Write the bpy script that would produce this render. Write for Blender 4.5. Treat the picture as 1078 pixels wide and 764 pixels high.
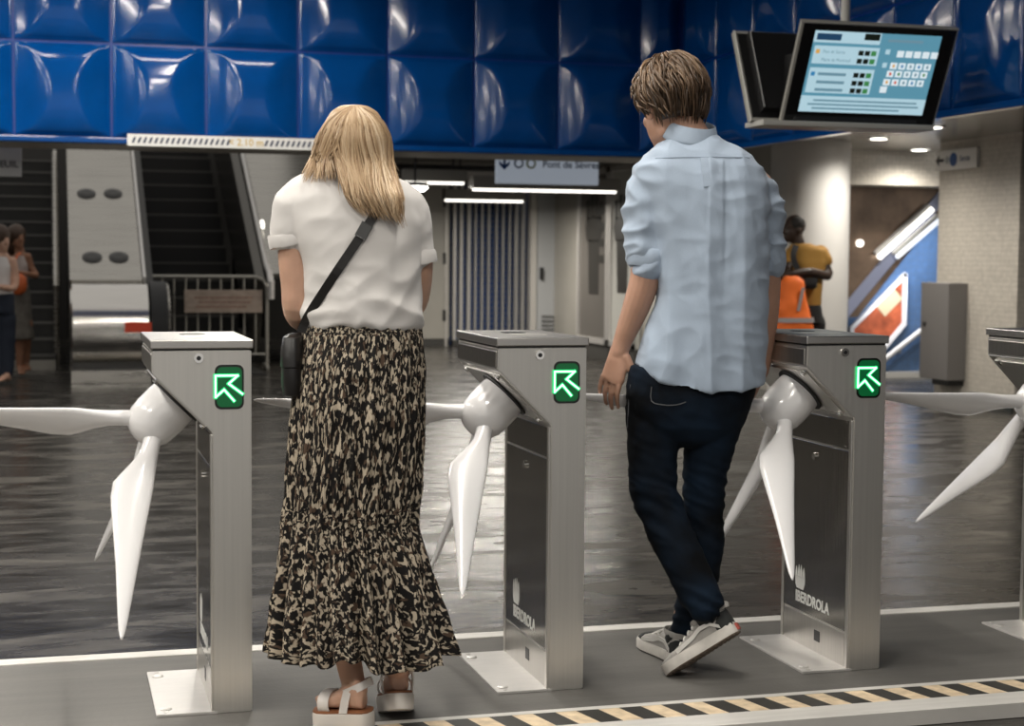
import bpy, bmesh, math, random
import numpy as np
from mathutils import Vector, Matrix, noise

for _o in list(bpy.data.objects):
    bpy.data.objects.remove(_o)
SC = bpy.context.scene
COL = SC.collection
random.seed(7)
RNG = np.random.default_rng(7)

# ---------------------------------------------------------------- camera
# hall frame: x along the row of gates, y into the hall, z up (0 = top of the gate deck)
IW, IH, FPX = 1078.0, 764.0, 1708.4
PITCH, ROLL, HC, YAW = .0655, .008, 1.2248, .2746
CAM = Vector((-.499, -4.317, HC))
CF = Vector((math.sin(YAW), math.cos(YAW), 0))       # horizontal forward
CR = Vector((math.cos(YAW), -math.sin(YAW), 0))      # horizontal right
_fw = CF*math.cos(PITCH) - Vector((0, 0, 1))*math.sin(PITCH)
_up = CF*math.sin(PITCH) + Vector((0, 0, 1))*math.cos(PITCH)
_rt = CR*math.cos(ROLL) + _up*math.sin(ROLL)
_up2 = _up*math.cos(ROLL) - CR*math.sin(ROLL)
cd = bpy.data.cameras.new('camera'); cam = bpy.data.objects.new('camera', cd); COL.objects.link(cam)
M = Matrix((_rt, _up2, -_fw)).transposed().to_4x4(); M.translation = CAM
cam.matrix_world = M
cd.sensor_width = 36; cd.lens = 36*FPX/IW
cd.clip_end = 200
cd.dof.use_dof = True; cd.dof.focus_distance = 4.6; cd.dof.aperture_fstop = 4.6
SC.camera = cam

# ---------------------------------------------------------------- world, lights, exposure
wd = bpy.data.worlds.new('world'); SC.world = wd; wd.use_nodes = True
wd.node_tree.nodes['Background'].inputs[0].default_value = (1.0, .965, .91, 1)
wd.node_tree.nodes['Background'].inputs[1].default_value = .50
SC.view_settings.view_transform = 'Standard'; SC.view_settings.look = 'None'
SC.view_settings.gamma = 1; SC.view_settings.use_curve_mapping = False
SC.view_settings.exposure = 0.23
CEIL = 3.62

def ray(x, y):
    a, b = (x-IW/2)/FPX, -(y-IH/2)/FPX
    return _rt*a + _up2*b + _fw
def at(x, y, depth):            # point of a sight line at a horizontal distance
    r = ray(x, y); return CAM + r*(depth/r.dot(CF))
def atv(x, y, v):
    r = ray(x, y); return CAM + r*((v-CAM.y)/r.y)
def atu(x, y, u):
    r = ray(x, y); return CAM + r*((u-CAM.x)/r.x)
def atz(x, y, z):
    r = ray(x, y); return CAM + r*((z-CAM.z)/r.z)

# ---------------------------------------------------------------- materials
MATS = {}
class NT:
    def __init__(s, name):
        m = bpy.data.materials.new(name); m.use_nodes = True; s.m = m; s.t = m.node_tree
        s.n = s.t.nodes; s.b = s.n['Principled BSDF']
    def add(s, ty, **kw):
        n = s.n.new(ty)
        for k, v in kw.items():
            if k.startswith('i_'):
                key = k[2:]; key = int(key) if key.isdigit() else key.replace('_', ' ')
                n.inputs[key].default_value = v
            else: setattr(n, k, v)
        return n
    def link(s, a, b): s.t.links.new(a, b)
def rgba(c): return (c[0], c[1], c[2], 1)
def srgb(r, g, b):
    f = lambda c: (c/255/12.92 if c/255 <= .04045 else ((c/255+.055)/1.055)**2.4)
    return (f(r), f(g), f(b))
def mat(name, col, rough=.5, metal=0, spec=.5, emit=None, es=0, coat=0, var=0, vscale=(8, 8, 8), bump=0, bscale=None, rvar=0, sss=0, coord='Object', sheen=0):
    if name in MATS: return MATS[name]
    t = NT(name); b = t.b
    b.inputs['Base Color'].default_value = rgba(col); b.inputs['Roughness'].default_value = rough
    b.inputs['Metallic'].default_value = metal; b.inputs['Specular IOR Level'].default_value = spec
    b.inputs['Coat Weight'].default_value = coat
    if sheen: b.inputs['Sheen Weight'].default_value = sheen
    if sss:
        b.inputs['Subsurface Weight'].default_value = sss; b.inputs['Subsurface Radius'].default_value = (.012, .005, .003)
        b.inputs['Subsurface Scale'].default_value = 1.0
    if emit: b.inputs['Emission Color'].default_value = rgba(emit); b.inputs['Emission Strength'].default_value = es
    if var or bump or rvar:
        tc = t.add('ShaderNodeTexCoord'); mp = t.add('ShaderNodeMapping'); mp.inputs['Scale'].default_value = vscale
        t.link(tc.outputs[coord], mp.inputs[0])
        nz = t.add('ShaderNodeTexNoise', i_Scale=1.0, i_Detail=5.0, i_Roughness=.6); t.link(mp.outputs[0], nz.inputs['Vector'])
        if var:
            mx = t.add('ShaderNodeMix', data_type='RGBA'); mx.inputs['Factor'].default_value = 1
            r = t.add('ShaderNodeValToRGB')
            r.color_ramp.elements[0].position = .3; r.color_ramp.elements[1].position = .72
            r.color_ramp.elements[0].color = rgba([c*(1-var) for c in col]); r.color_ramp.elements[1].color = rgba([min(1, c*(1+var)) for c in col])
            t.link(nz.outputs['Fac'], r.inputs[0]); t.link(r.outputs[0], b.inputs['Base Color'])
        if rvar:
            mr = t.add('ShaderNodeMapRange'); mr.inputs['To Min'].default_value = max(0, rough-rvar); mr.inputs['To Max'].default_value = rough+rvar
            t.link(nz.outputs['Fac'], mr.inputs['Value']); t.link(mr.outputs[0], b.inputs['Roughness'])
        if bump:
            src = nz
            if bscale:
                mp2 = t.add('ShaderNodeMapping'); mp2.inputs['Scale'].default_value = bscale; t.link(tc.outputs[coord], mp2.inputs[0])
                src = t.add('ShaderNodeTexNoise', i_Scale=1.0, i_Detail=3.0); t.link(mp2.outputs[0], src.inputs['Vector'])
            bp = t.add('ShaderNodeBump'); bp.inputs['Strength'].default_value = bump; bp.inputs['Distance'].default_value = .01
            t.link(src.outputs['Fac'], bp.inputs['Height']); t.link(bp.outputs[0], b.inputs['Normal'])
    MATS[name] = t.m
    return t.m

# ---------------------------------------------------------------- object helpers
def link(name, me, m=None, parent=None, smooth=False):
    if isinstance(me, bmesh.types.BMesh):
        bm = me; me = bpy.data.meshes.new(name); bmesh.ops.recalc_face_normals(bm, faces=bm.faces); bm.to_mesh(me); bm.free()
    o = bpy.data.objects.new(name, me); COL.objects.link(o)
    if m is not None and len(me.materials) == 0: me.materials.append(m)
    if smooth: me.polygons.foreach_set('use_smooth', [True]*len(me.polygons))
    if parent is not None: o.parent = parent
    return o
def thing(name, label, cat, loc=(0, 0, 0), group=None, rz=0):
    o = bpy.data.objects.new(name, None); COL.objects.link(o); o.location = loc; o.rotation_euler = (0, 0, rz)
    o.empty_display_size = .1
    return tag(o, label, cat, group)
def tag(o, label, cat, group=None):
    o['label'] = label; o['category'] = cat
    if group: o['group'] = group
    return o
def struct(o): o['kind'] = 'structure'; return o
def sm(o, ang=40):
    me = o.data; me.polygons.foreach_set('use_smooth', [True]*len(me.polygons))
    bm = bmesh.new(); bm.from_mesh(me)
    for e in bm.edges:
        if len(e.link_faces) == 2 and e.calc_face_angle(0) > math.radians(ang): e.smooth = False
    bm.to_mesh(me); bm.free(); return o
def B(): return bmesh.new()
def box(bm, lo, hi, bev=0):
    r = bmesh.ops.create_cube(bm, size=1); vs = r['verts']
    c = [(lo[i]+hi[i])/2 for i in range(3)]; s = [abs(hi[i]-lo[i]) for i in range(3)]
    for v in vs: v.co = Vector((c[0]+v.co.x*s[0], c[1]+v.co.y*s[1], c[2]+v.co.z*s[2]))
    if bev:
        es = list({e for v in vs for e in v.link_edges})
        bmesh.ops.bevel(bm, geom=es, offset=bev, segments=2, affect='EDGES', profile=.5)
    return bm
def obox(bm, o, ex, ey, ez, bev=0):      # oriented box: centre + half vectors
    r = bmesh.ops.create_cube(bm, size=2); vs = r['verts']
    for v in vs: v.co = o + ex*v.co.x + ey*v.co.y + ez*v.co.z
    if bev:
        es = list({e for v in vs for e in v.link_edges})
        bmesh.ops.bevel(bm, geom=es, offset=bev, segments=2, affect='EDGES', profile=.5)
    return bm
def frame_of(d):
    d = d.normalized(); a = Vector((0, 0, 1)) if abs(d.z) < .95 else Vector((1, 0, 0))
    x = d.cross(a).normalized(); return x, x.cross(d).normalized()
def rings(bm, R, cap=True, closed=False):
    V = [[bm.verts.new(p) for p in r] for r in R]; n = len(V[0])
    k = len(V) if closed else len(V)-1
    for i in range(k):
        a, b = V[i], V[(i+1) % len(V)]
        for j in range(n):
            bm.faces.new((a[j], a[(j+1) % n], b[(j+1) % n], b[j]))
    if cap and not closed:
        bm.faces.new(V[0][::-1]); bm.faces.new(V[-1])
    return V
def ering(c, ax, ay, n=24, p=2.0, mod=None):
    out = []
    for i in range(n):
        t = 2*math.pi*i/n; ct, st = math.cos(t), math.sin(t)
        k = mod(t) if mod else 1
        x = math.copysign(abs(ct)**(2/p), ct)*k; y = math.copysign(abs(st)**(2/p), st)*k
        out.append(c + ax*x + ay*y)
    return out
def tube(bm, pts, r, n=10, cap=True, closed=False):
    pts = [Vector(p) for p in pts]; R = []; m = len(pts); ref = None
    for i, p in enumerate(pts):
        if closed: d = pts[(i+1) % m]-pts[i-1]
        else: d = pts[min(i+1, m-1)]-pts[max(i-1, 0)]
        d = d.normalized()
        if ref is None: x, y = frame_of(d)
        else:
            x = (ref - d*ref.dot(d)).normalized(); y = x.cross(d)
        ref = x; rr = r[i] if isinstance(r, (list, tuple)) else r
        R.append(ering(p, x*rr, y*rr, n))
    rings(bm, R, cap, closed); return bm
def cyl(bm, p0, p1, r, n=20): return tube(bm, [p0, p1], r, n)
def prism(bm, poly, fn, d0, d1, bev=0):   # polygon (a,b) -> fn(a,b,depth)
    A = [bm.verts.new(fn(a, b, d0)) for a, b in poly]; Bv = [bm.verts.new(fn(a, b, d1)) for a, b in poly]
    n = len(poly); fs = []
    fs.append(bm.faces.new(A)); fs.append(bm.faces.new(Bv[::-1]))
    for i in range(n): fs.append(bm.faces.new((A[i], Bv[i], Bv[(i+1) % n], A[(i+1) % n])))
    bmesh.ops.recalc_face_normals(bm, faces=fs)
    if bev:
        es = list({e for f in fs for e in f.edges}); bmesh.ops.bevel(bm, geom=es, offset=bev, segments=2, affect='EDGES')
    return bm
def rrect(w, h, r, n=5):
    out = []
    for cx, cy, a0 in ((w/2-r, h/2-r, 0), (-w/2+r, h/2-r, 90), (-w/2+r, -h/2+r, 180), (w/2-r, -h/2+r, 270)):
        for i in range(n+1):
            a = math.radians(a0+90*i/n); out.append((cx+r*math.cos(a), cy+r*math.sin(a)))
    return out
def text_mesh(s, size, extr=.0008, offset=0, align='CENTER', sx=1):
    cu = bpy.data.curves.new('t', 'FONT'); cu.body = s; cu.size = size; cu.extrude = extr; cu.offset = offset
    cu.align_x = align; cu.align_y = 'CENTER'; cu.resolution_u = 3
    o = bpy.data.objects.new('t', cu); COL.objects.link(o)
    dg = bpy.context.evaluated_depsgraph_get(); me = bpy.data.meshes.new_from_object(o.evaluated_get(dg))
    bpy.data.objects.remove(o); bpy.data.curves.remove(cu)
    if sx != 1:
        for v in me.vertices: v.co.x *= sx
    me.materials.clear()
    return me
def place(o, origin, right, up):          # local x -> right, local y -> up
    right = right.normalized(); up = (up-right*up.dot(right)).normalized(); n = right.cross(up)
    m = Matrix((right, up, n)).transposed().to_4x4(); m.translation = origin; o.matrix_world = m; return o
def copy_tree(o, parent=None):
    c = o.copy(); COL.objects.link(c); c.parent = parent
    for ch in list(o.children): copy_tree(ch, c)
    return c
X, Y, Z = Vector((1, 0, 0)), Vector((0, 1, 0)), Vector((0, 0, 1))

# ---------------------------------------------------------------- common materials
def m_steel(name, col, rough, aniso=(2, 2, 140), var=.1):
    return mat(name, col, rough, 1, var=var, vscale=aniso, rvar=.05, bump=.03, bscale=aniso)
STEEL = m_steel('brushed_steel', (.70, .68, .645), .38, (90, 90, 2), .04)
STEEL_D = m_steel('mirror_steel_panel', (.34, .325, .30), .17, (120, 120, 3), .12)  # base colour darkened for the dark surroundings these panels reflect
STEEL_L = mat('pale_steel_plate', (.66, .64, .62), .42, .55, var=.05, vscale=(14, 40, 14), rvar=.06)
STEEL_BG = m_steel('satin_steel_cladding', (.40, .385, .355), .28, (2, 2, 30), .08)
BLACK = mat('black_plastic', (.012, .012, .013), .4)
RUBBER = mat('black_rubber', (.015, .015, .016), .6)
WHITEG = mat('white_gloss_paint', (.80, .79, .80), .22, coat=.5)
CHROME = mat('chrome', (.75, .74, .72), .12, 1)
LAMPM = mat('lamp_glow', (1, 1, 1), .5, emit=(1, .96, .88), es=9)

# ---------------------------------------------------------------- floor, deck, hazard strip
FZ = -.04
def floor_mat():
    t = NT('dark_polished_floor'); b = t.b
    tc = t.add('ShaderNodeTexCoord'); mp = t.add('ShaderNodeMapping'); mp.inputs['Scale'].default_value = (1.5, 4.0, 1)
    t.link(tc.outputs['Object'], mp.inputs[0])
    n1 = t.add('ShaderNodeTexNoise', i_Scale=1.3, i_Detail=6.0, i_Roughness=.55, i_Distortion=.9); t.link(mp.outputs[0], n1.inputs['Vector'])
    n2 = t.add('ShaderNodeTexNoise', i_Scale=.35, i_Detail=3.0); t.link(tc.outputs['Object'], n2.inputs['Vector'])
    r = t.add('ShaderNodeValToRGB'); e = r.color_ramp.elements
    e[0].position = .40; e[0].color = (.020, .0185, .0165, 1); e[1].position = .74; e[1].color = (.10, .090, .074, 1)
    e2 = e.new(.56); e2.color = (.040, .036, .031, 1)
    t.link(n1.outputs['Fac'], r.inputs[0]); t.link(r.outputs[0], b.inputs['Base Color'])
    mr = t.add('ShaderNodeMapRange'); mr.inputs['From Min'].default_value = .35; mr.inputs['From Max'].default_value = .7
    mr.inputs['To Min'].default_value = .16; mr.inputs['To Max'].default_value = .37
    t.link(n1.outputs['Fac'], mr.inputs['Value']); t.link(mr.outputs[0], b.inputs['Roughness'])
    n3 = t.add('ShaderNodeTexNoise', i_Scale=7.0, i_Detail=6.0); t.link(mp.outputs[0], n3.inputs['Vector'])
    bp = t.add('ShaderNodeBump'); bp.inputs['Strength'].default_value = .14; bp.inputs['Distance'].default_value = .01
    t.link(n3.outputs['Fac'], bp.inputs['Height']); t.link(bp.outputs[0], b.inputs['Normal'])
    b.inputs['Specular IOR Level'].default_value = .42
    return t.m
fl = struct(link('floor', box(B(), (-9, -9, FZ-.2), (14, 21, FZ)), floor_mat()))
DECKM = mat('grey_deck_mat', (.112, .107, .099), .62, var=.22, vscale=(1.2, 14, 4), bump=.08, bscale=(60, 60, 60), rvar=.1)
deck = struct(link('floor_deck', box(B(), (-6, -.40, FZ+.001), (8, .66, 0)), DECKM))
deck['label'] = 'raised grey deck carrying the row of ticket gates'
TRIM = mat('white_edge_strip', (.62, .60, .57), .5, var=.1, vscale=(3, 30, 3))
o = struct(link('trim_1', box(B(), (-6, .66, FZ+.001), (8, .728, .004), .002), TRIM))
def hazard_mat():
    t = NT('hazard_tape'); tc = t.add('ShaderNodeTexCoord'); sx = t.add('ShaderNodeSeparateXYZ'); t.link(tc.outputs['Object'], sx.inputs[0])
    m1 = t.add('ShaderNodeMath', operation='MULTIPLY_ADD', i_1=.25); t.link(sx.outputs['Y'], m1.inputs[0]); t.link(sx.outputs['X'], m1.inputs[2])
    m2 = t.add('ShaderNodeMath', operation='MULTIPLY', i_1=1/.122); t.link(m1.outputs[0], m2.inputs[0])
    m3 = t.add('ShaderNodeMath', operation='FRACT'); t.link(m2.outputs[0], m3.inputs[0])
    m4 = t.add('ShaderNodeMath', operation='GREATER_THAN', i_1=.48); t.link(m3.outputs[0], m4.inputs[0])
    nz = t.add('ShaderNodeTexNoise', i_Scale=25.0, i_Detail=6.0); t.link(tc.outputs['Object'], nz.inputs['Vector'])
    rp = t.add('ShaderNodeValToRGB'); rp.color_ramp.elements[0].position = .3; rp.color_ramp.elements[1].position = .6
    rp.color_ramp.elements[0].color = (.55, .43, .29, 1); rp.color_ramp.elements[1].color = (.80, .64, .44, 1); t.link(nz.outputs['Fac'], rp.inputs[0])
    mx = t.add('ShaderNodeMix', data_type='RGBA'); mx.inputs['B'].default_value = (.03, .029, .026, 1) if False else (.03, .029, .026, 1)
    t.link(m4.outputs[0], mx.inputs['Factor']); t.link(rp.outputs[0], mx.inputs[6]); mx.inputs[7].default_value = (.032, .030, .026, 1)
    t.link(mx.outputs[2], t.b.inputs['Base Color']); t.b.inputs['Roughness'].default_value = .55
    return t.m
o = struct(link('trim_2', box(B(), (-6, -.215, 0), (8, -.188, .003)), TRIM))
o = struct(link('trim_3', box(B(), (-6, -.335, 0), (8, -.215, .0022)), hazard_mat())); o['label'] = 'tan and black hazard stripe tape along the deck edge'
o = struct(link('trim_4', box(B(), (-6, -.44, FZ+.001), (8, -.335, .003), .001), TRIM))

struct(link('added_wall_right', box(B(), (5.3, -9, FZ), (5.5, 2.2, 2.1)), mat('added_dark_wall', (.10, .095, .09), .5)))  # unseen dark wall, added to darken reflections in the right-hand gates and floor
struct(link('added_wall_front', box(B(), (-9, -9.1, FZ), (-4.2, -9, CEIL)), mat('added_dark_wall', (.10, .095, .09), .5)))  # unseen wall piece, added so the blue tiles reflect something dark
# ---------------------------------------------------------------- main ceiling and its lamps
CEILM = mat('ceiling_panel', (.30, .29, .28), .6)
struct(link('ceiling', box(B(), (-9, -9, CEIL), (6, 8.6, CEIL+.1)), CEILM))
def ceiling_lamp(x, y, L, pw, label, zz=CEIL, w=.16, ang=0, grp='fluorescent lamps on the hall ceiling'):
    t = thing('ceiling_lamp', label, 'lamp', (x, y, zz), grp, ang)
    link('housing', box(B(), (-w/2-.03, -L/2, -.06), (w/2+.03, L/2, 0), .006), mat('lamp_housing', (.6, .6, .58), .5), t)
    link('diffuser', box(B(), (-w/2, -L/2+.02, -.075), (w/2, L/2-.02, -.06)), LAMPM, t)
    ld = bpy.data.lights.new('lamp_light', 'AREA'); ld.shape = 'RECTANGLE'; ld.size = w; ld.size_y = L-.06; ld.energy = pw; ld.color = (1, .95, .86)
    lo = bpy.data.objects.new('lamp_light', ld); COL.objects.link(lo); lo.parent = t; lo.location = (0, 0, -.08)
    return t
for i, x in enumerate((-4.0, -1.7, .6)):
    for j, y in enumerate((-3.4, -.4, 2.8, 5.8)):
        ceiling_lamp(x, y, 1.6, (56, 50, 42)[i], 'long fluorescent lamp on the hall ceiling above the gates')

for x in (-3.2, -1.3, .6): ceiling_lamp(x, 7.2, 1.7, 18, 'lamp running along the ceiling edge in front of the blue band', ang=math.pi/2, grp='lamps along the blue band')
# ---------------------------------------------------------------- blue relief tile band
BLUE = mat('blue_gloss_enamel', (.0006, .053, .225), .11, spec=.32, coat=.12, var=.12, vscale=(3, 3, 3))
BLUE_B = mat('blue_joint', (.002, .03, .2), .3)
TP = .7125
def tile_mesh():
    n = 30; me = bpy.data.meshes.new('relief_tile'); vs = []; fs = []
    w = TP-.012; h = TP-.012; brd = .014
    def hgt(x, y):
        e = 1-brd/ (w/2)
        X_, Y_ = min(1, abs(x)/e), min(1, abs(y)/e)
        if abs(x) > e or abs(y) > e: return 0
        a = .078*math.sqrt(max(0, 1-Y_**2.4)); b_ = .093*(1-X_**1.6)
        k = .006; d = abs(a-b_)
        return min(a, b_) - (max(k-d, 0)**2)/(4*k)*.5
    g = [-1, -.985] + [math.sin(math.pi/2*t)*.5+t*.46 for t in np.linspace(-1, 1, n)] + [.985, 1]
    g = sorted(set([round(max(-1, min(1, q)), 5) for q in g])); N = len(g)
    for y in g:
        for x in g:
            z = max(0, hgt(x, y))
            if abs(x) == 1 or abs(y) == 1: z = -.02
            vs.append((x*w/2, y*h/2, z))
    for j in range(N-1):
        for i in range(N-1): fs.append((j*N+i, j*N+i+1, (j+1)*N+i+1, (j+1)*N+i))
    me.from_pydata(vs, [], fs); me.polygons.foreach_set('use_smooth', [True]*len(me.polygons)); me.materials.append(BLUE)
    return me
TM = tile_mesh(); WV = 8.5; WU = 4.55
wb = struct(link('wall_back', box(B(), (-8, WV+.03, 2.10), (WU+.5, WV+.3, CEIL)), BLUE_B)); wb['label'] = 'blue enamel relief tile band across the back of the hall'
wr = struct(link('wall_right', box(B(), (WU+.03, -8, 2.10), (WU+.3, WV+.1, CEIL)), BLUE_B)); wr['label'] = 'blue enamel relief tile band along the right side'
ZR = 2.815
for r_ in range(2):
    zc = ZR-TP/2 + r_*TP
    u = -.07-TP*6
    while u < WU-.1:
        s = 1 if u+TP < WU+.05 else (WU-u)/TP
        t = link('tile', TM, None, wb); place(t, Vector((u+TP*s/2, WV+.02, zc)), X, Z); t.scale = (s, 1, 1)
        u += TP
    v = WV
    while v > -2:
        t = link('tile', TM, None, wr); place(t, Vector((WU+.02, v-TP/2, zc)), -Y, Z); v -= TP
link('bottom_rail', box(B(), (-8, WV-.01, 2.06), (WU+.02, WV+.06, 2.105), .008), BLUE, wb)
link('bottom_rail', box(B(), (WU-.01, -8, 2.06), (WU+.06, WV, 2.105), .008), BLUE, wr)
SOFF = mat('soffit_beige', (.36, .34, .30), .5, var=.1, vscale=(3, 3, 3))
struct(link('ceiling_soffit', box(B(), (-8, WV+.06, 2.055), (WU+.3, WV+.75, 2.10)), SOFF))

# clearance strip on the band
cs = thing('clearance_sign', 'white clearance strip with dark slanted hatching and 2.10 m lettering on blue band', 'sign', (0, 0, 0))
pA, pB = atv(134, 148, WV-.015), atv(362, 155, WV-.015)
link('board', box(B(), (pA.x, WV-.03, 2.045), (pB.x, WV-.012, 2.135), .002), mat('sign_white', (.72, .71, .69), .5), cs)
HB = mat('sign_dark_blue', (.02, .03, .07), .5)
bm = B(); xm = (pA.x+.33*(pB.x-pA.x), pA.x+.585*(pB.x-pA.x))
u = pA.x+.03
while u < pB.x-.05:
    if not (xm[0]+.22 < u < xm[1]+.05):
        prism(bm, [(u, 2.068), (u+.018, 2.068), (u+.036, 2.112), (u+.018, 2.112)], lambda a, b, d: Vector((a, d, b)), WV-.033, WV-.029)
    u += .042
link('hatching', bm, HB, cs)['kind'] = 'stuff'
tx = link('lettering', text_mesh('< 2.10 m', .075, .0005, .001), mat('sign_ochre', (.55, .38, .10), .5), cs); place(tx, Vector(((xm[0]+.22+xm[1]+.05)/2, WV-.032, 2.09)), X, Z)

# ---------------------------------------------------------------- ticket gates with rotor arms
Wh, wc, TD, zl, zc_ = .258, .1027, .462, .9106, .7554
AX = Vector((-1, 0, -1)).normalized(); AP = Vector((-1, 0, 1)).normalized()
GREEN_DIM = mat('green_backlight', (0, .02, .008), .25, emit=(0.0, .42, .10), es=.15)
GREEN_MID = mat('green_led_halo', (.01, .2, .06), .3, emit=(.03, .8, .22), es=1.0)
GREEN_HOT = mat('green_led_core', (.5, 1, .7), .3, emit=(.42, 1.0, .60), es=2.2)
def blade_mesh(L):
    bm = B(); R = []
    #      t     chord  thick  offset toward bulge
    prof = [(.055, .054, .046, 0), (.12, .048, .042, 0), (.18, .052, .038, .004), (.235, .070, .035, .013), (.285, .090, .032, .023), (.33, .107, .030, .031),
            (.40, .106, .028, .032), (.50, .090, .025, .027), (.60, .073, .022, .021), (.70, .057, .019, .015), (.80, .043, .016, .010), (.90, .029, .013, .005), (.965, .018, .010, .002), (1.0, .005, .004, 0)]
    for i in range(len(prof)*3-2):
        k, f = divmod(i, 3); f /= 3
        a = prof[k]; b = prof[min(k+1, len(prof)-1)]
        t, ch, th, of = [a[q]*(1-f)+b[q]*f for q in range(4)]
        tw = math.radians(16)*(1-t)*min(1, max(0, (t-.15)/.15))
        ax = Vector((0, math.cos(tw), math.sin(tw))); ay = Vector((0, -math.sin(tw), math.cos(tw)))
        R.append(ering(Vector((t*L, of, 0)), ax*ch/2, ay*th/2, 18))
    rings(bm, R); me = bpy.data.meshes.new('blade'); bmesh.ops.recalc_face_normals(bm, faces=bm.faces); bm.to_mesh(me); bm.free()
    me.polygons.foreach_set('use_smooth', [True]*len(me.polygons)); me.materials.append(WHITEG)
    return me
RL = .665; BLADE = blade_mesh(RL); CONE = math.radians(49); HUBV = .19; APEX = .083
def hub_mesh():
    bm = B(); R = []
    for s, r in ((.008, .064), (.012, .0705), (.03, .0725), (.075, .0725), (.105, .0695), (.128, .060), (.145, .045), (.155, .025), (.158, .007)):
        R.append(ering(AX*s, AP*r, Y*r, 36))
    rings(bm, R); return bm
TS = []
def make_gate():
    t = thing('ticket_gate', '', 'ticket gate', (0, 0, 0), 'row of ticket gates')
    P3 = lambda a, b, d: Vector((a, d, b))
    link('housing', prism(B(), [(0, 0), (0, .972), (-Wh, .972), (-Wh, zl), (-wc, zc_), (-wc, 0)], P3, 0, TD, .003), STEEL, t)
    lid = link('lid', box(B(), (-Wh-.005, -.006, .977), (.005, TD+.006, 1.0), .003), m_steel('lid_steel', (.54, .52, .50), .34, (14, 40, 14), .05), t)
    link('lid_shadow_gap', box(B(), (-Wh+.003, .003, .970), (-.003, TD-.003, .978)), BLACK, t)
    # card reader slot on the lid
    bm = B(); rings(bm, [ering(Vector((-.13, .30, z)), X*.036, Y*.05, 24) for z in (.9995, 1.0012)]); link('reader_ring', bm, BLACK, lid)
    bm = B(); rings(bm, [ering(Vector((-.115, .20, z)), X*.055, Y*.085, 24) for z in (.9990, 1.0006)]); link('reader_plate', bm, STEEL, lid)
    # left side panels: doors and edge posts
    sd = link('service_door', box(B(), (-wc-.0035, .024, .113), (-wc+.001, TD-.018, .655), .0012), STEEL_D, t)
    def logo(me_name, me, y, z, s):
        o = link(me_name, me, mat('printed_white', (.72, .72, .70), .5), sd); place(o, Vector((-wc-.0040, y, z)), -Y, Z); return o
    lb = B()
    for poly in ([(-.040, -.030), (-.030, -.050), (.018, -.052), (.030, -.020), (.030, .012), (-.042, .012)], [(-.042, .006), (-.026, .006), (-.028, .035), (-.034, .062), (-.040, .035)], [(-.024, .006), (-.009, .006), (-.010, .04), (-.016, .072), (-.022, .04)], [(-.007, .006), (.009, .006), (.008, .042), (.001, .075), (-.006, .042)], [(.012, .006), (.030, .006), (.028, .036), (.020, .064), (.013, .036)]):
        vs = [lb.verts.new((a, b, d)) for d in (0, .0006) for a, b in poly]; n = len(poly)
        lb.faces.new(vs[n:]); lb.faces.new(vs[:n][::-1])
        for i in range(n): lb.faces.new((vs[i], vs[(i+1) % n], vs[n+(i+1) % n], vs[n+i]))
    link_o = logo('flame_emblem', bpy.data.meshes.new('flame_emblem'), .322, .214, 1); bmesh.ops.triangulate(lb, faces=lb.faces); lb.to_mesh(link_o.data); lb.free()
    link_o.scale = (.95, .62, 1); link_o.data.materials.clear(); link_o.data.materials.append(MATS['printed_white'])
    logo('brand_lettering', text_mesh('IBERDROLA', .047, .0003, .0016, sx=.94), .243, .156, 1)
    link('lower_panel', box(B(), (-wc-.0035, .024, .006), (-wc+.001, TD-.018, .107), .0012), m_steel('satin_lower_panel', (.5, .48, .45), .3, (120, 120, 3), .08), t)
    link('cable_hole', box(B(), (-wc-.0045, .185, .042), (-wc, .223, .076)), BLACK, t)
    link('upper_panel', box(B(), (-wc-.0035, .024, .662), (-wc+.001, TD-.018, .745), .0012), STEEL_D, t)
    link('head_side_panel', box(B(), (-Wh-.003, .016, zl+.006), (-Wh+.001, TD-.012, .962), .0012), m_steel('head_side_steel', (.46, .44, .41), .3, (120, 120, 3), .08), t)
    link('edge_post', box(B(), (-wc-.006, .002, .004), (-wc+.001, .019, zc_-.006), .002), STEEL, t)
    link('edge_post', box(B(), (-wc-.006, TD-.014, .004), (-wc+.001, TD, zc_-.006), .002), STEEL, t)
    bm = B(); cyl(bm, Vector((-wc-.002, .24, .615)), Vector((-wc-.010, .24, .615)), .011, 16); link('door_lock', bm, CHROME, sd)
    # slanted rotor plate with ring and bolts
    mid = Vector((-(Wh+wc)/2, HUBV, (zl+zc_)/2))
    bm = B(); obox(bm, Vector((mid.x, TD/2, mid.z))+AX*.002, AP*.090, Y*(TD/2-.03), AX*.003, .0012); link('rotor_plate', bm, STEEL, t)
    for q in (-.085, .085):
        for yy in (.05, .40):
            bm = B(); c = Vector((mid.x, yy, mid.z))+AP*q; cyl(bm, c+AX*.006, c+AX*.013, .009, 12); link('bolt', bm, CHROME, t)
    rot = link('rotor_hub', hub_mesh(), WHITEG, t, True); sm(rot, 50); rot.location = mid
    bm = B(); R = []
    for s, r in ((.007, .066), (.007, .082), (.012, .082), (.014, .072)): R.append(ering(AX*s, AP*r, Y*r, 36))
    rings(bm, R, False); ro = link('rotor_ring', bm, RUBBER, t); ro.location = mid
    # lock on the front face
    bm = B(); cyl(bm, Vector((-.138, .001, .952)), Vector((-.138, -.006, .952)), .0125, 20); lk = link('front_lock', bm, CHROME, t); sm(lk)
    bm = B(); cyl(bm, Vector((-.138, -.004, .952)), Vector((-.138, -.0075, .952)), .006, 12); link('keyhole', bm, BLACK, lk)
    # lit arrow panel
    C0 = Vector((-.0585, 0, .875))
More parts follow.
